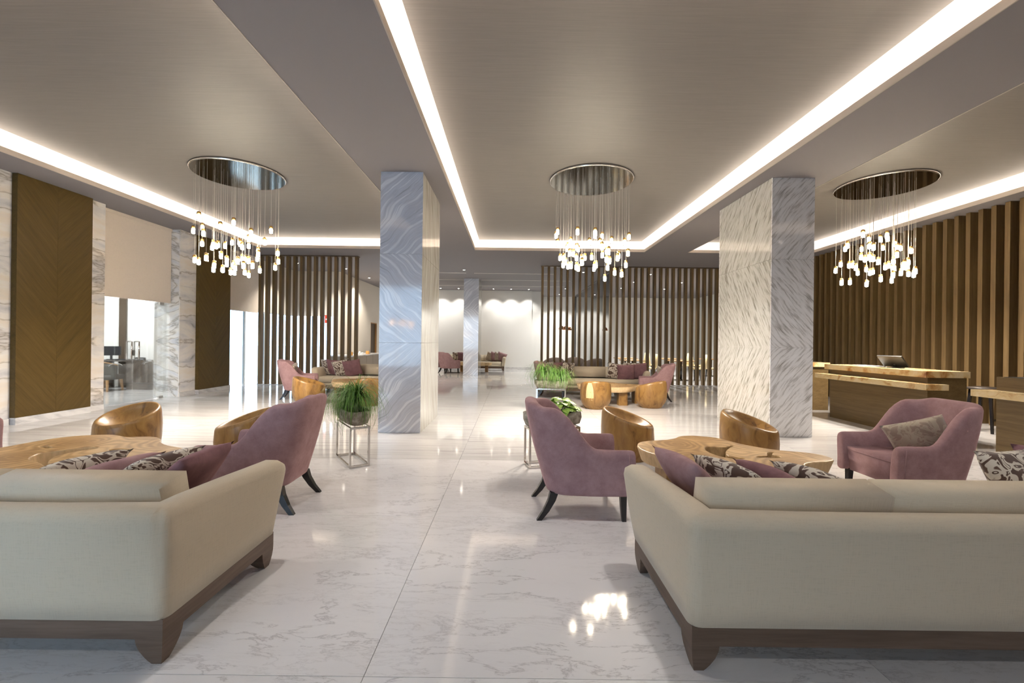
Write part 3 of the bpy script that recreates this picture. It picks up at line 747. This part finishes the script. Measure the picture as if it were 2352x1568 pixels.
cushion(PL, (3.02, 11.52, .62), (24, -3, -6), 'plum cushion second in the right-hand group on the far centre sofa', G4)
cushion(LF, (3.19, 11.66, .66), (18, 0, -4), 'patterned cushion third in the right-hand group on the far centre sofa', G4)
cushion(PL, (3.38, 11.62, .645), (20, -6, -14), 'plum cushion against the right arm of the far centre sofa', G4)
G5 = 'cushions on the most distant sofa'
for k, (x, kd, lb) in enumerate(((-1.02, 'taupe_l', 'pale patterned cushion first right of the far pillar'), (-.84, MV, 'mauve cushion second right of the far pillar'), (-.68, 'taupe_l', 'pale patterned cushion third right of the far pillar'), (-.50, MV, 'mauve cushion against the right arm of the most distant sofa'), (-2.62, LF, 'patterned cushion left of the far pillar on the most distant sofa'), (-2.38, PL, 'plum cushion left of the far pillar on the most distant sofa'))):
    cushion(kd, (x, 20.86, .645), (20, 18 if k < 4 else 0, 12), lb, G5)

# ---- planters: stone trough on a chrome frame
def planter(name, label, loc, rz, plant, st_mat='chrome'):
    p = thing(name, label, 'planter', loc, rz, group='stone trough planters on metal stands')
    lx, ly, h, q = .29, .10, .44, .022
    for sx_ in (-1, 1):
        for sy_ in (-1, 1): bx('leg', st_mat, sx_ * lx - q / 2, sx_ * lx + q / 2, sy_ * ly - q / 2, sy_ * ly + q / 2, 0, h, p)
    for z, nm in ((0, 'base_frame'), (h - q, 'top_frame')):
        b = B()
        for s in (-1, 1):
            b.box(-lx + q / 2, lx - q / 2, s * ly - q / 2, s * ly + q / 2, z, z + q)
            b.box(s * lx - q / 2, s * lx + q / 2, -ly + q / 2, ly - q / 2, z, z + q)
        b.build(nm, st_mat, p)
    b = B(); rg = []
    rn = random.Random(len(label))
    def oval(a, c, z, jit=.012):
        return [(a * (abs(math.cos(t)) ** .6) * math.copysign(1, math.cos(t)) + rn.uniform(-jit, jit), c * (abs(math.sin(t)) ** .6) * math.copysign(1, math.sin(t)) + rn.uniform(-jit, jit), z + rn.uniform(-jit, jit) * .6) for t in [2 * PI * j / 20 for j in range(20)]]
    b.loft([oval(.25, .075, h + .006, 0), oval(.31, .115, h + .03), oval(.345, .14, h + .10), oval(.345, .14, h + .165), oval(.325, .12, h + .17), oval(.31, .105, h + .12), oval(.28, .09, h + .10)])
    b.build('stone_trough', 'stone_trough', p, True)
    b = B(); b.loft([oval(.30, .10, h + .11, 0), oval(.295, .098, h + .128, .004)]); b.build('soil', 'soil', p)
    zs = h + .125
    if plant == 'grass':
        rn = random.Random(int(abs(loc[0] * 100)))
        for cx, hh, nb in ((-.17, .30, 320), (.02, .24, 180), (.19, .18, 280)):
            st_ = B().tube([(cx, 0, zs - .01), (cx + .02, .01, zs + hh * .35), (cx, 0, zs + hh * .7)], [.022, .014, .008], 6); st_.build('stem', 'stone_trough', p, True)
            b = B()
            for k in range(nb):
                a = rn.uniform(0, 2 * PI); ln = rn.uniform(.32, .68) * (.75 + hh); el = rn.uniform(.25, 1.35); drop = rn.uniform(1.0, 1.75)
                pts = []
                x, y, z = cx + rn.uniform(-.03, .03), rn.uniform(-.03, .03), zs + hh * rn.uniform(.4, .75); e = el; nseg = 6
                for i in range(nseg + 1):
                    pts.append(Vector((x, y, z))); dl = ln / nseg
                    x += math.cos(a) * math.cos(e) * dl; y += math.sin(a) * math.cos(e) * dl * .8; z += math.sin(e) * dl; e -= drop * 2.2 / nseg
                sd = Vector((-math.sin(a), math.cos(a), 0)) * .0042
                vs = []
                for i, q_ in enumerate(pts):
                    wv = 1 - .8 * i / nseg
                    vs.append((b.bm.verts.new(q_ - sd * wv), b.bm.verts.new(q_ + sd * wv)))
                for i in range(nseg): b.bm.faces.new((vs[i][0], vs[i][1], vs[i + 1][1], vs[i + 1][0]))
            o = b.build('grass_tuft', 'grass_green', p, True); o['kind'] = 'stuff'
    else:
        b = B()
        pts = []
        for i in range(7):
            t = i / 6; wv = .052 * math.sin(PI * min(1, t * .92 + .08)) ** .8 if t < 1 else 0
            pts.append((t * .13, wv, -.03 * t * t + .012 * (1 - abs(2 * t - 1))))
        vs = [(b.bm.verts.new((x, wv, z + .008)), b.bm.verts.new((x, 0, z)), b.bm.verts.new((x, -wv, z + .008))) for x, wv, z in pts]
        for i in range(6):
            for j in range(2): b.bm.faces.new((vs[i][j], vs[i][j + 1], vs[i + 1][j + 1], vs[i + 1][j]))
        lm = b.mesh('leaf', 'leaf_green', True)
        rn = random.Random(4)
        for k in range(85):
            a = rn.uniform(0, 2 * PI); rr = rn.uniform(.01, .16) ; el = rn.uniform(-.1, .9)
            zz = zs + .03 + (.19 - rr * .9) * rn.uniform(.35, 1.0)
            obj('leaf', lm, p, (.10 + rr * math.cos(a), rr * .8 * math.sin(a), zz), (rn.uniform(-.4, .4), -el * .5 + .25, a), (rn.uniform(.6, .95),) * 3)
        for k in range(9):
            a = 2 * PI * k / 9; B().tube([(.10, 0, zs - .01), (.10 + .05 * math.cos(a), .04 * math.sin(a), zs + .08), (.10 + .11 * math.cos(a), .09 * math.sin(a), zs + .13)], .004, 5).build('stem', 'grass_green', p)
        B().lathe([(.03, h + .17), (.05, h + .19), (.055, h + .22), (.045, h + .25), (.015, h + .265)], 10, -.22, -.02).build('stone_ornament', 'stone_trough', p, True)
    return p
planter('potted_grass', 'drooping green grass in a stone trough on a chrome stand, beside the grey pillar', (-1.83, 5.03, 0), R(125), 'grass')
planter('potted_pothos', 'broad-leaved light green plant in a stone trough behind the right aisle armchair', (.47, 4.98, 0), R(14), 'leaf')
planter('potted_grass', 'distant grass in a pale stone trough in front of the far centre sofa', (.82, 9.0, 0), R(-8), 'grass')

# ================================================================== LAMPS
def chandelier(label, loc, seed):
    p = thing('chandelier', label, 'chandelier', loc, group='round pendant cluster chandeliers')
    r = .71
    B().lathe([(r, 0), (r, -.028), (r - .012, -.034)], 64).build('canopy_rim', 'chrome', p, True)
    B().lathe([(r - .014, -.030), (r - .014, -.0365)], 64).build('canopy_plate', 'bronze_mirror', p)
    b = B()
    for j in range(2):
        pass
    rn = random.Random(seed)
    glass_me = B().loft([[(q * math.cos(2 * PI * j / 12), q * math.sin(2 * PI * j / 12), z) for j in range(12)] for q, z in ((.030, 0), (.030, -.125))]).mesh('pendant', 'clear_glass', True) if 'pendant' not in CH else CH['pendant']
    CH['pendant'] = glass_me
    if 'cap' not in CH:
        CH['cap'] = B().lathe([(.008, .012), (.024, .006), (.026, -.03), (.012, -.036)], 10).mesh('cap', 'gold_cap', True)
        CH['bulb'] = B().lathe([(.008, -.037), (.025, -.046), (.026, -.08), (.025, -.112), (.012, -.119)], 10).mesh('bulb', 'bulb', True)
        CH['wire'] = B().lathe([(.0022, 0), (.0022, 1)], 5).mesh('wire', 'wire_clear')
    pts = []
    while len(pts) < 50:
        a, q = rn.uniform(0, 2 * PI), math.sqrt(rn.random()) * .66
        x, y = q * math.cos(a), q * math.sin(a)
        if all((x - u) ** 2 + (y - v_) ** 2 > .0075 for u, v_ in pts): pts.append((x, y))
    for x, y in pts:
        z = -(.82 + .80 * rn.random() ** .85)
        o = obj('pendant', CH['pendant'], p, (x, y, z))
        obj('cap', CH['cap'], o); obj('bulb', CH['bulb'], o)
        obj('wire', CH['wire'], o, (0, 0, .012), (0, 0, 0), (1, 1, -z - .0365 - .012))
    for k in range(5):                              # the downward beams of the pendant spots
        ld = bpy.data.lights.new('pendant_beam', 'SPOT'); ld.energy = BEAM; ld.spot_size = R(168); ld.spot_blend = 1.0; ld.shadow_soft_size = .035; ld.color = (1, .90, .78)
        o = bpy.data.objects.new('pendant_beam', ld); C.objects.link(o); o.parent = p; o.location = (.38 * math.cos(2 * PI * k / 5), .38 * math.sin(2 * PI * k / 5), -1.62)
CH = {}
chandelier('round chandelier of glass pendants on the left, above the left seating group', (-4.68, 7.42, ZR), 3)
chandelier('round chandelier of glass pendants in the centre of the picture', (1.33, 7.50, ZR), 5)
chandelier('round chandelier of glass pendants on the right, before the timber slat wall', (6.42, 7.56, ZR), 9)

dl_ring = B().lathe([(.030, -.001), (.045, -.006), (.052, -.005), (.055, 0)], 16).mesh('ring', 'cove_paint', True)
dl_lens = B().lathe([(.03, 0), (.03, -.003)], 12).mesh('lens', 'downlight_lens')
def downlight(x, y, label, power=1.0, angle=95, tilt=(0, 0), col=(1, .90, .76), group='recessed ceiling downlights'):
    p = thing('downlight', label, 'downlight', (x, y, ZC), group=group)
    obj('ring', dl_ring, p); obj('lens', dl_lens, p)
    ld = bpy.data.lights.new('downlight_beam', 'SPOT'); ld.energy = SPOT * power; ld.spot_size = R(angle); ld.spot_blend = .6; ld.shadow_soft_size = .06; ld.color = col
    o = bpy.data.objects.new('downlight_beam', ld); C.objects.link(o); o.parent = p; o.location = (0, 0, -.03); o.rotation_euler = (R(tilt[0]), R(tilt[1]), 0)
ORD = ['first', 'second', 'third', 'fourth', 'fifth', 'sixth', 'seventh', 'eighth', 'ninth']
for k, x in enumerate((-5.2, -4.35, -3.5, -2.62, -.93, -.07, .79)):
    downlight(x, 21.15, ORD[k] + ' small downlight from the left in the row washing the white back wall', .8, 90, (16, 0), (1, .96, .90), group='downlights along the back wall')
downlight(-1.75, 15.6, 'single bright downlight above the aisle before the distant pillar', 3.2, 130)
downlight(-7.23, 14.6, 'downlight seen through the left slat screen, leftmost of three', 3.0, 110)
downlight(-6.0, 15.65, 'downlight seen through the left slat screen, near its right end', 3.0, 110)
downlight(-5.9, 17.9, 'downlight just right of the left slat screen', 3.5, 120)
for k, (x, y) in enumerate(((2.56, 15.8), (2.52, 20.7), (2.5, 23.2), (5.07, 20.3), (5.07, 18.2), (5.09, 16.1), (7.1, 20.4), (7.06, 18.2), (7.06, 16.1))):
    downlight(x, y, ('near', 'middle', 'far', 'far', 'middle', 'near', 'far', 'middle', 'near')[k] + ' downlight of the ' + ('left', 'middle', 'right')[k // 3] + ' row behind the long slat screen', 4.2, 125, col=(1, .96, .9), group='dining room downlights')
downlight(-10.1, 9.9, 'added fill downlight in the small office behind the glass door', 10.0, 160, col=(.95, .97, 1))  # unseen lamp added to brighten the office
for j, y in enumerate((-3.4, -1.2, 2.5)):  # unseen fill lights added behind the camera to brighten the foreground
    for k, x in enumerate((-6.6, -3.9, -1.3, 1.3, 3.9, 6.6)):
        downlight(x, y, f'{ORD[k]} added fill downlight from the left in the {ORD[j]} row from the entrance wall', (.36, .36, .95)[j], (130, 130, 105)[j], (24 if j == 2 else 0, 0), col=(1, .95, .90), group='added fill lights over the entrance side')

# ================================================================== RECEPTION DESKS
def desk(label, y0, y1, slab=True):
    yc = (y0 + y1) / 2; hl = (y1 - y0) / 2
    p = thing('reception_desk', label, 'desk', (6.53, yc, 0), group='reception desks with onyx ledges')
    z1 = .935 if slab else 1.02
    bx('front_panel', 'desk_veneer', -.28, -.25, -hl, hl, 0, z1, p)
    bx('end_panel', 'desk_veneer', -.249, .31, -hl, -hl + .03, 0, z1, p)
    bx('end_panel', 'desk_veneer', -.249, .31, hl - .03, hl, 0, z1, p)
    bx('carcass', 'desk_veneer', -.249, .30, -hl + .031, hl - .031, .0, .74, p)
    bx('ledge', 'onyx', -.53, -.20, -hl - .24, hl + .08, .765, .85, p, .004)
    if slab: bx('counter_top', 'onyx', -.36, .30, -hl - .06, hl + .05, .936, 1.03, p, .004)
    else: bx('top_cap', 'black_plastic', -.22, .30, -hl + .03, hl - .03, 1.0, 1.024, p)
    return p
desk('reception desk with an onyx counter and a tablet screen, behind the right armchair', 6.54, 8.54)
desk('reception desk mostly hidden behind the white marble pillar', 9.4, 11.4)
desk('reception desk at the right edge of the picture, without an onyx counter top', 3.55, 5.61, False)
m = thing('monitor', 'black tilted monitor seen from behind on the onyx counter', 'monitor', (6.55, 7.45, 1.03), R(-82))
hs = B().box(-.21, .21, -.012, .012, 0, .235).bevel(.006, 2).build('housing', 'black_plastic', m); hs.location = (0, .04, .022); hs.rotation_euler = (R(40), 0, 0)
bx('screen', 'screen_black', -.2, .2, .0125, .0145, .012, .225, hs)
bg = B().lathe([(.016, 0), (.016, .003)], 16).build('badge', 'steel', hs); bg.rotation_euler = (R(90), 0, 0); bg.location = (0, -.012, .05)
bx('stand_foot', 'black_plastic', -.09, .09, -.05, .10, 0, .012, m)
B().sq([(0, .05, .01), (0, -.02, .085)], [(.06, .02), (.05, .02)]).build('stand_arm', 'black_plastic', m)
for k, (y, lb) in enumerate(((8.05, 'thin stack of papers at the far end of the onyx counter'), (7.78, 'second thin stack of papers on the onyx counter, nearer the monitor'))):
    tag(bx('paper_stack', 'white_ceramic', 6.40, 6.60, y - .12, y + .12, 1.031, 1.045), lb, 'papers', 'papers on the reception counter')
bs = thing('bar_stool', 'dark bar stool between two reception desks, against the slat wall', 'stool', (7.90, 7.25, 0), R(20))
B().box(-.22, .22, -.17, .17, .70, .735).bevel(.016, 3).build('seat', 'charcoal_leather', bs, True)
for sx_ in (-1, 1):
    for sy_ in (-1, 1): B().sq([(sx_ * .15, sy_ * .12, .70), (sx_ * .21, sy_ * .17, 0)], [(.045, .045), (.03, .03)]).build('leg', 'black_lacquer', bs)
for s in (-1, 1): bx('footrest', 'black_lacquer', -.19, .19, s * .152 - .012, s * .152 + .012, .2, .23, bs)

# ================================================================== OFFICE BEHIND THE GLASS DOOR
od = thing('office_desk', 'dark stone-fronted desk inside the small office', 'desk', (-10.1, 11.75, 0))
bx('front_panel', 'dark_marble', -.12, .72, -.20, -.16, 0, .74, od); bx('desktop', 'dark_marble', -1.0, .72, -.21, .40, .741, .78, od); bx('side_panel', 'dark_marble', -1.0, -.96, -.16, .38, 0, .74, od); bx('side_panel', 'dark_marble', .68, .72, -.159, .38, 0, .74, od)
oc = thing('visitor_chair', 'charcoal tub chair with pale wooden legs in the office', 'chair', (-10.45, 11.2, 0), 0)
bk = []
for k in range(13):
    q = PI * (1.0 + k / 12); cx, cy = .31 * math.cos(q), .27 * math.sin(q)
    zt = .66 + .10 * math.sin(PI * k / 12)
    bk.append([(cx, cy, .30), (cx * 1.04, cy * 1.04, zt - .03), (cx, cy, zt), (cx * .88, cy * .88, zt - .02), (cx * .86, cy * .86, .30)])
B().loft(bk).build('backrest', 'charcoal_leather', oc, True)
B().tube([(1.03 * .31 * math.cos(PI * (1 + k / 12)), 1.03 * .27 * math.sin(PI * (1 + k / 12)), .665 + .10 * math.sin(PI * k / 12)) for k in range(13)], .014, 6).build('wooden_rail', 'light_oak', oc, True)
rbox(-.27, .27, -.22, .26, .30, .42, .03, 2).build('seat', 'charcoal_leather', oc, True)
for sx_ in (-1, 1):
    for sy_ in (-1, 1): B().sq([(sx_ * .23, sy_ * .19, .32), (sx_ * .26, sy_ * .22, 0)], [(.05, .05), (.028, .028)]).build('leg', 'light_oak', oc)
om = thing('monitor', 'black monitor turned sideways on the office desk', 'monitor', (-10.85, 11.80, .78), R(35))
bx('housing', 'black_plastic', -.2, .2, -.015, .015, .11, .36, om); bx('neck', 'black_plastic', -.025, .025, -.01, .012, .01, .12, om); bx('foot', 'black_plastic', -.1, .1, -.07, .07, 0, .012, om); bx('screen', 'screen_black', -.19, .19, -.018, -.0155, .12, .35, om)
kb = thing('keyboard', 'flat black keyboard on the office desk', 'keyboard', (-10.45, 11.72, .78)); bx('tray', 'black_plastic', -.2, .2, -.07, .07, 0, .015, kb); bx('keys', 'black_plastic', -.19, .19, -.06, .06, .015, .022, kb)
npz = thing('name_plate', 'small black desk sign with pale lettering on the office desk', 'desk sign', (-9.93, 11.62, .78)); B().sq([(0, 0, 0), (0, .01, .075)], [(.30, .06), (.30, .012)]).build('plate', 'black_plastic', npz); bx('lettering', 'etch_white', -.11, .0, -.0245, -.0225, .03, .038, npz); bx('lettering', 'etch_white', .03, .12, -.0245, -.0225, .03, .038, npz)

# ================================================================== FAR LEFT COUNTER WITH BOTTLES
ct = thing('counter', 'taupe service counter with a stone top right of the left slat screen', 'counter', (-5.95, 17.0, 0))
bx('counter_top', 'plinth_marble', -.45, .45, -1.9, 1.9, .80, .84, ct)
bx('carcass', 'counter_taupe', -.40, .39, -1.85, 1.85, 0, .80, ct)
for k in range(5): bx('door', 'counter_taupe', .391, .41, -1.84 + k * .74, -1.12 + k * .74, .06, .78, ct)
bot = {'bottle': B().lathe([(.03, 0), (.033, .01), (.033, .14), (.012, .18), (.012, .24), (.014, .245)], 12), 'jar': B().lathe([(.04, 0), (.045, .01), (.045, .09), (.03, .11), (.03, .125)], 12), 'cup': B().lathe([(.025, 0), (.04, .07), (.037, .07), (.02, .01)], 12)}
bm_ = {}
for (k, mt) in (('bottle', 'dark_green_glass'), ('bottle', 'steel'), ('jar', 'amber_glass'), ('cup', 'white_ceramic'), ('jar', 'white_ceramic')):
    pr = {'bottle': [(.03, 0), (.033, .01), (.033, .14), (.012, .18), (.012, .24), (.014, .245)], 'jar': [(.04, 0), (.045, .01), (.045, .09), (.03, .11), (.03, .125)], 'cup': [(.025, 0), (.04, .07), (.037, .07), (.02, .01)]}[k]
    bm_[(k, mt)] = B().lathe(pr, 12).mesh(k, mt, True)
for b in bot.values(): b.bm.free()
items = [('bottle', 'steel', 15.9), ('cup', 'white_ceramic', 16.05), ('cup', 'white_ceramic', 16.2), ('jar', 'white_ceramic', 16.35), ('cup', 'white_ceramic', 16.5), ('jar', 'amber_glass', 16.95), ('jar', 'amber_glass', 17.15), ('bottle', 'steel', 17.3), ('bottle', 'dark_green_glass', 15.5), ('cup', 'white_ceramic', 16.65), ('jar', 'amber_glass', 15.35)]
nm = {'steel': 'silver', 'white_ceramic': 'white', 'amber_glass': 'amber', 'dark_green_glass': 'dark'}
for k, (kd, mt, y) in enumerate(items):
    tag(obj(kd, bm_[(kd, mt)], None, (-5.65 + .06 * (k % 3 - 1), y, .84)), (f'{ORD[sum(1 for q in items if q[:2] == (kd, mt) and q[2] < y)]} small {nm[mt]} {kd} from the near end of the taupe service counter' if sum(1 for q in items if q[:2] == (kd, mt)) > 1 else f'small {nm[mt]} {kd} standing on the taupe service counter'), kd, f'{nm[mt]} {kd}s on the service counter')
sg = thing('wall_sign', 'small red sign glimpsed between the left screen slats', 'sign', (-6.9, 16.28, 2.0)); bx('panel', 'sign_red', -.11, .11, -.012, .012, 0, .3, sg); bx('white_bar', 'etch_white', -.07, .07, -.0135, -.0122, .12, .17, sg)

# ================================================================== DINING ROOM BEHIND THE LONG SCREEN
gp_ = thing('window_4', 'glass partition between lounge and dining room', kind='structure', loc=(3.45, 19.4, 0))
for k in range(4): bx('pane', 'blue_glass', -.008, .008, -4.3 + k * 2.16, -4.3 + k * 2.16 + 2.14, .03, ZC - .05, gp_)
bx('frame', 'frame_grey', -.03, .03, -4.33, 4.4, ZC - .05, ZC - .002, gp_); bx('frame', 'frame_grey', -.03, .03, -4.33, 4.4, 0, .03, gp_); bx('post', 'frame_grey', -.05, .05, 4.34, 4.44, .03, ZC - .05, gp_)
for k, x in enumerate((2.15, 2.38, 2.62)):
    pl = thing('pendant_lamp', ('copper dome pendant lamp on the left of three behind the slats', 'copper dome pendant lamp in the middle of three behind the slats', 'copper dome pendant lamp on the right of three behind the slats')[k], 'lamp', (x, 19.0 + .5 * k, 1.95), group='copper pendant lamps')
    B().lathe([(.13, 0), (.125, .05), (.09, .12), (.03, .16), (.02, .17), (.018, .165), (.08, .11), (.115, .045), (.12, 0)], 18).build('shade', 'copper', pl, True)
    B().lathe([(.004, .16), (.004, ZC - 1.95)], 5).build('cord', 'black_plastic', pl)
    B().lathe([(.01, .02), (.03, .05), (.03, .08), (.01, .11)], 10).build('bulb', 'downlight_lens', pl, True)
def lounge_chair(label, loc, rz, mat):
    p = thing('lounge_chair', label, 'chair', loc, R(rz), group='dark lounge chairs behind the long screen')
    b = []
    for k in range(11):
        q = PI * (.95 + 1.1 * k / 10); cx, cy = .40 * math.cos(q), .36 * math.sin(q)
        zt = .62 + .22 * math.sin(PI * k / 10)
        b.append([(cx, cy, .15), (cx * 1.05, cy * 1.05, zt - .03), (cx * .97, cy * .97, zt), (cx * .82, cy * .82, zt - .03), (cx * .8, cy * .8, .15)])
    B().loft(b).build('backrest', mat, p, True)
    rbox(-.31, .31, -.27, .34, .16, .42, .04, 3).build('seat', mat, p, True)
    for sx_ in (-1, 1):
        for sy_ in (-1, 1): B().sq([(sx_ * .26, sy_ * .24, .18), (sx_ * .28, sy_ * .26, 0)], [(.045, .045), (.03, .03)]).build('leg', 'black_lacquer', p)
lounge_chair('brown lounge chair behind the left end of the long slat screen', (1.55, 16.3, 0), 10, 'brown_velour')
lounge_chair('brown lounge chair second from the left behind the long slat screen', (2.45, 16.9, 0), -10, 'brown_velour')
lounge_chair('grey brown lounge chair by the glass partition behind the slats', (2.95, 15.9, 0), 20, 'brown_velour')
def dining_chair(label):
    p = thing('dining_chair', label, 'chair', group='cream dining chairs behind the long screen')
    rbox(-.22, .22, -.22, .22, .42, .48, .02, 2).build('seat', 'cream_leather', p, True)
    b = rbox(-.21, .21, -.25, -.20, .47, .98, .02, 2)
    for v in b.bm.verts: v.co.y -= .08 * (v.co.z - .47) / .5
    b.build('backrest', 'cream_leather', p, True)
    for sx_ in (-1, 1):
        for sy_ in (-1, 1): B().sq([(sx_ * .18, sy_ * .18, .43), (sx_ * .2, sy_ * .2, 0)], [(.04, .04), (.025, .025)]).build('leg', 'black_lacquer', p)
    return p
def dining_table(label, loc):
    p = thing('dining_table', label, 'table', loc, 0, group='small dining tables behind the long screen')
    bx('table_top', 'light_oak', -.42, .42, -.42, .42, .72, .75, p, .006)
    B().lathe([(.035, .02), (.035, .72)], 12).build('pedestal', 'black_lacquer', p, True); B().lathe([(.26, 0), (.26, .012), (.04, .025)], 20).build('base', 'black_lacquer', p, True)
    return p
dc0 = None
TP = [(4.6, 16.6), (6.5, 16.7), (8.4, 16.8), (4.9, 18.8), (6.8, 18.9), (8.7, 19.0)]
RK = ('front left', 'front middle', 'front right', 'rear left', 'rear middle', 'rear right')
for k, (x, y) in enumerate(TP):
    dining_table(f'small dining table in the {RK[k]} position behind the long slat screen', (x, y, 0))
    for s, sd in ((-1, 'left'), (1, 'right')):
        lb = f'cream dining chair on the {sd} of the {RK[k]} table behind the slats'
        if dc0 is None:
            dc0 = dining_chair(lb); dc0.location = (x + s * .62, y, 0); dc0.rotation_euler = (0, 0, R(90 * s))
        else: copy_tree(dc0, None, (x + s * .62, y, 0), R(90 * s), lb)

# globe pendants near the entrance glazing (mirrored in the grey pillar)
for k, (x, z) in enumerate(((-4.45, 2.06), (-4.0, 2.02), (-3.76, 2.0))):
    pl = thing('globe_lamp', ORD[k] + ' clear globe pendant lamp from the left near the entrance glazing', 'lamp', (x, -3.0 + .3 * (k % 2), z), group='globe pendant lamps at the entrance')
    B().lathe([(.02, .10), (.06, .085), (.10, .03), (.11, -.03), (.09, -.085), (.04, -.115), (.01, -.12)], 16).build('globe', 'clear_glass', pl, True)
    B().lathe([(.01, .05), (.028, .02), (.03, -.02), (.01, -.045)], 12).build('bulb', 'warm_bulb', pl, True)
    B().lathe([(.024, .10), (.024, .14), (.006, .15)], 12).build('cap', 'copper', pl, True)
    B().lathe([(.004, .15), (.004, ZC - z)], 5).build('cord', 'black_plastic', pl)
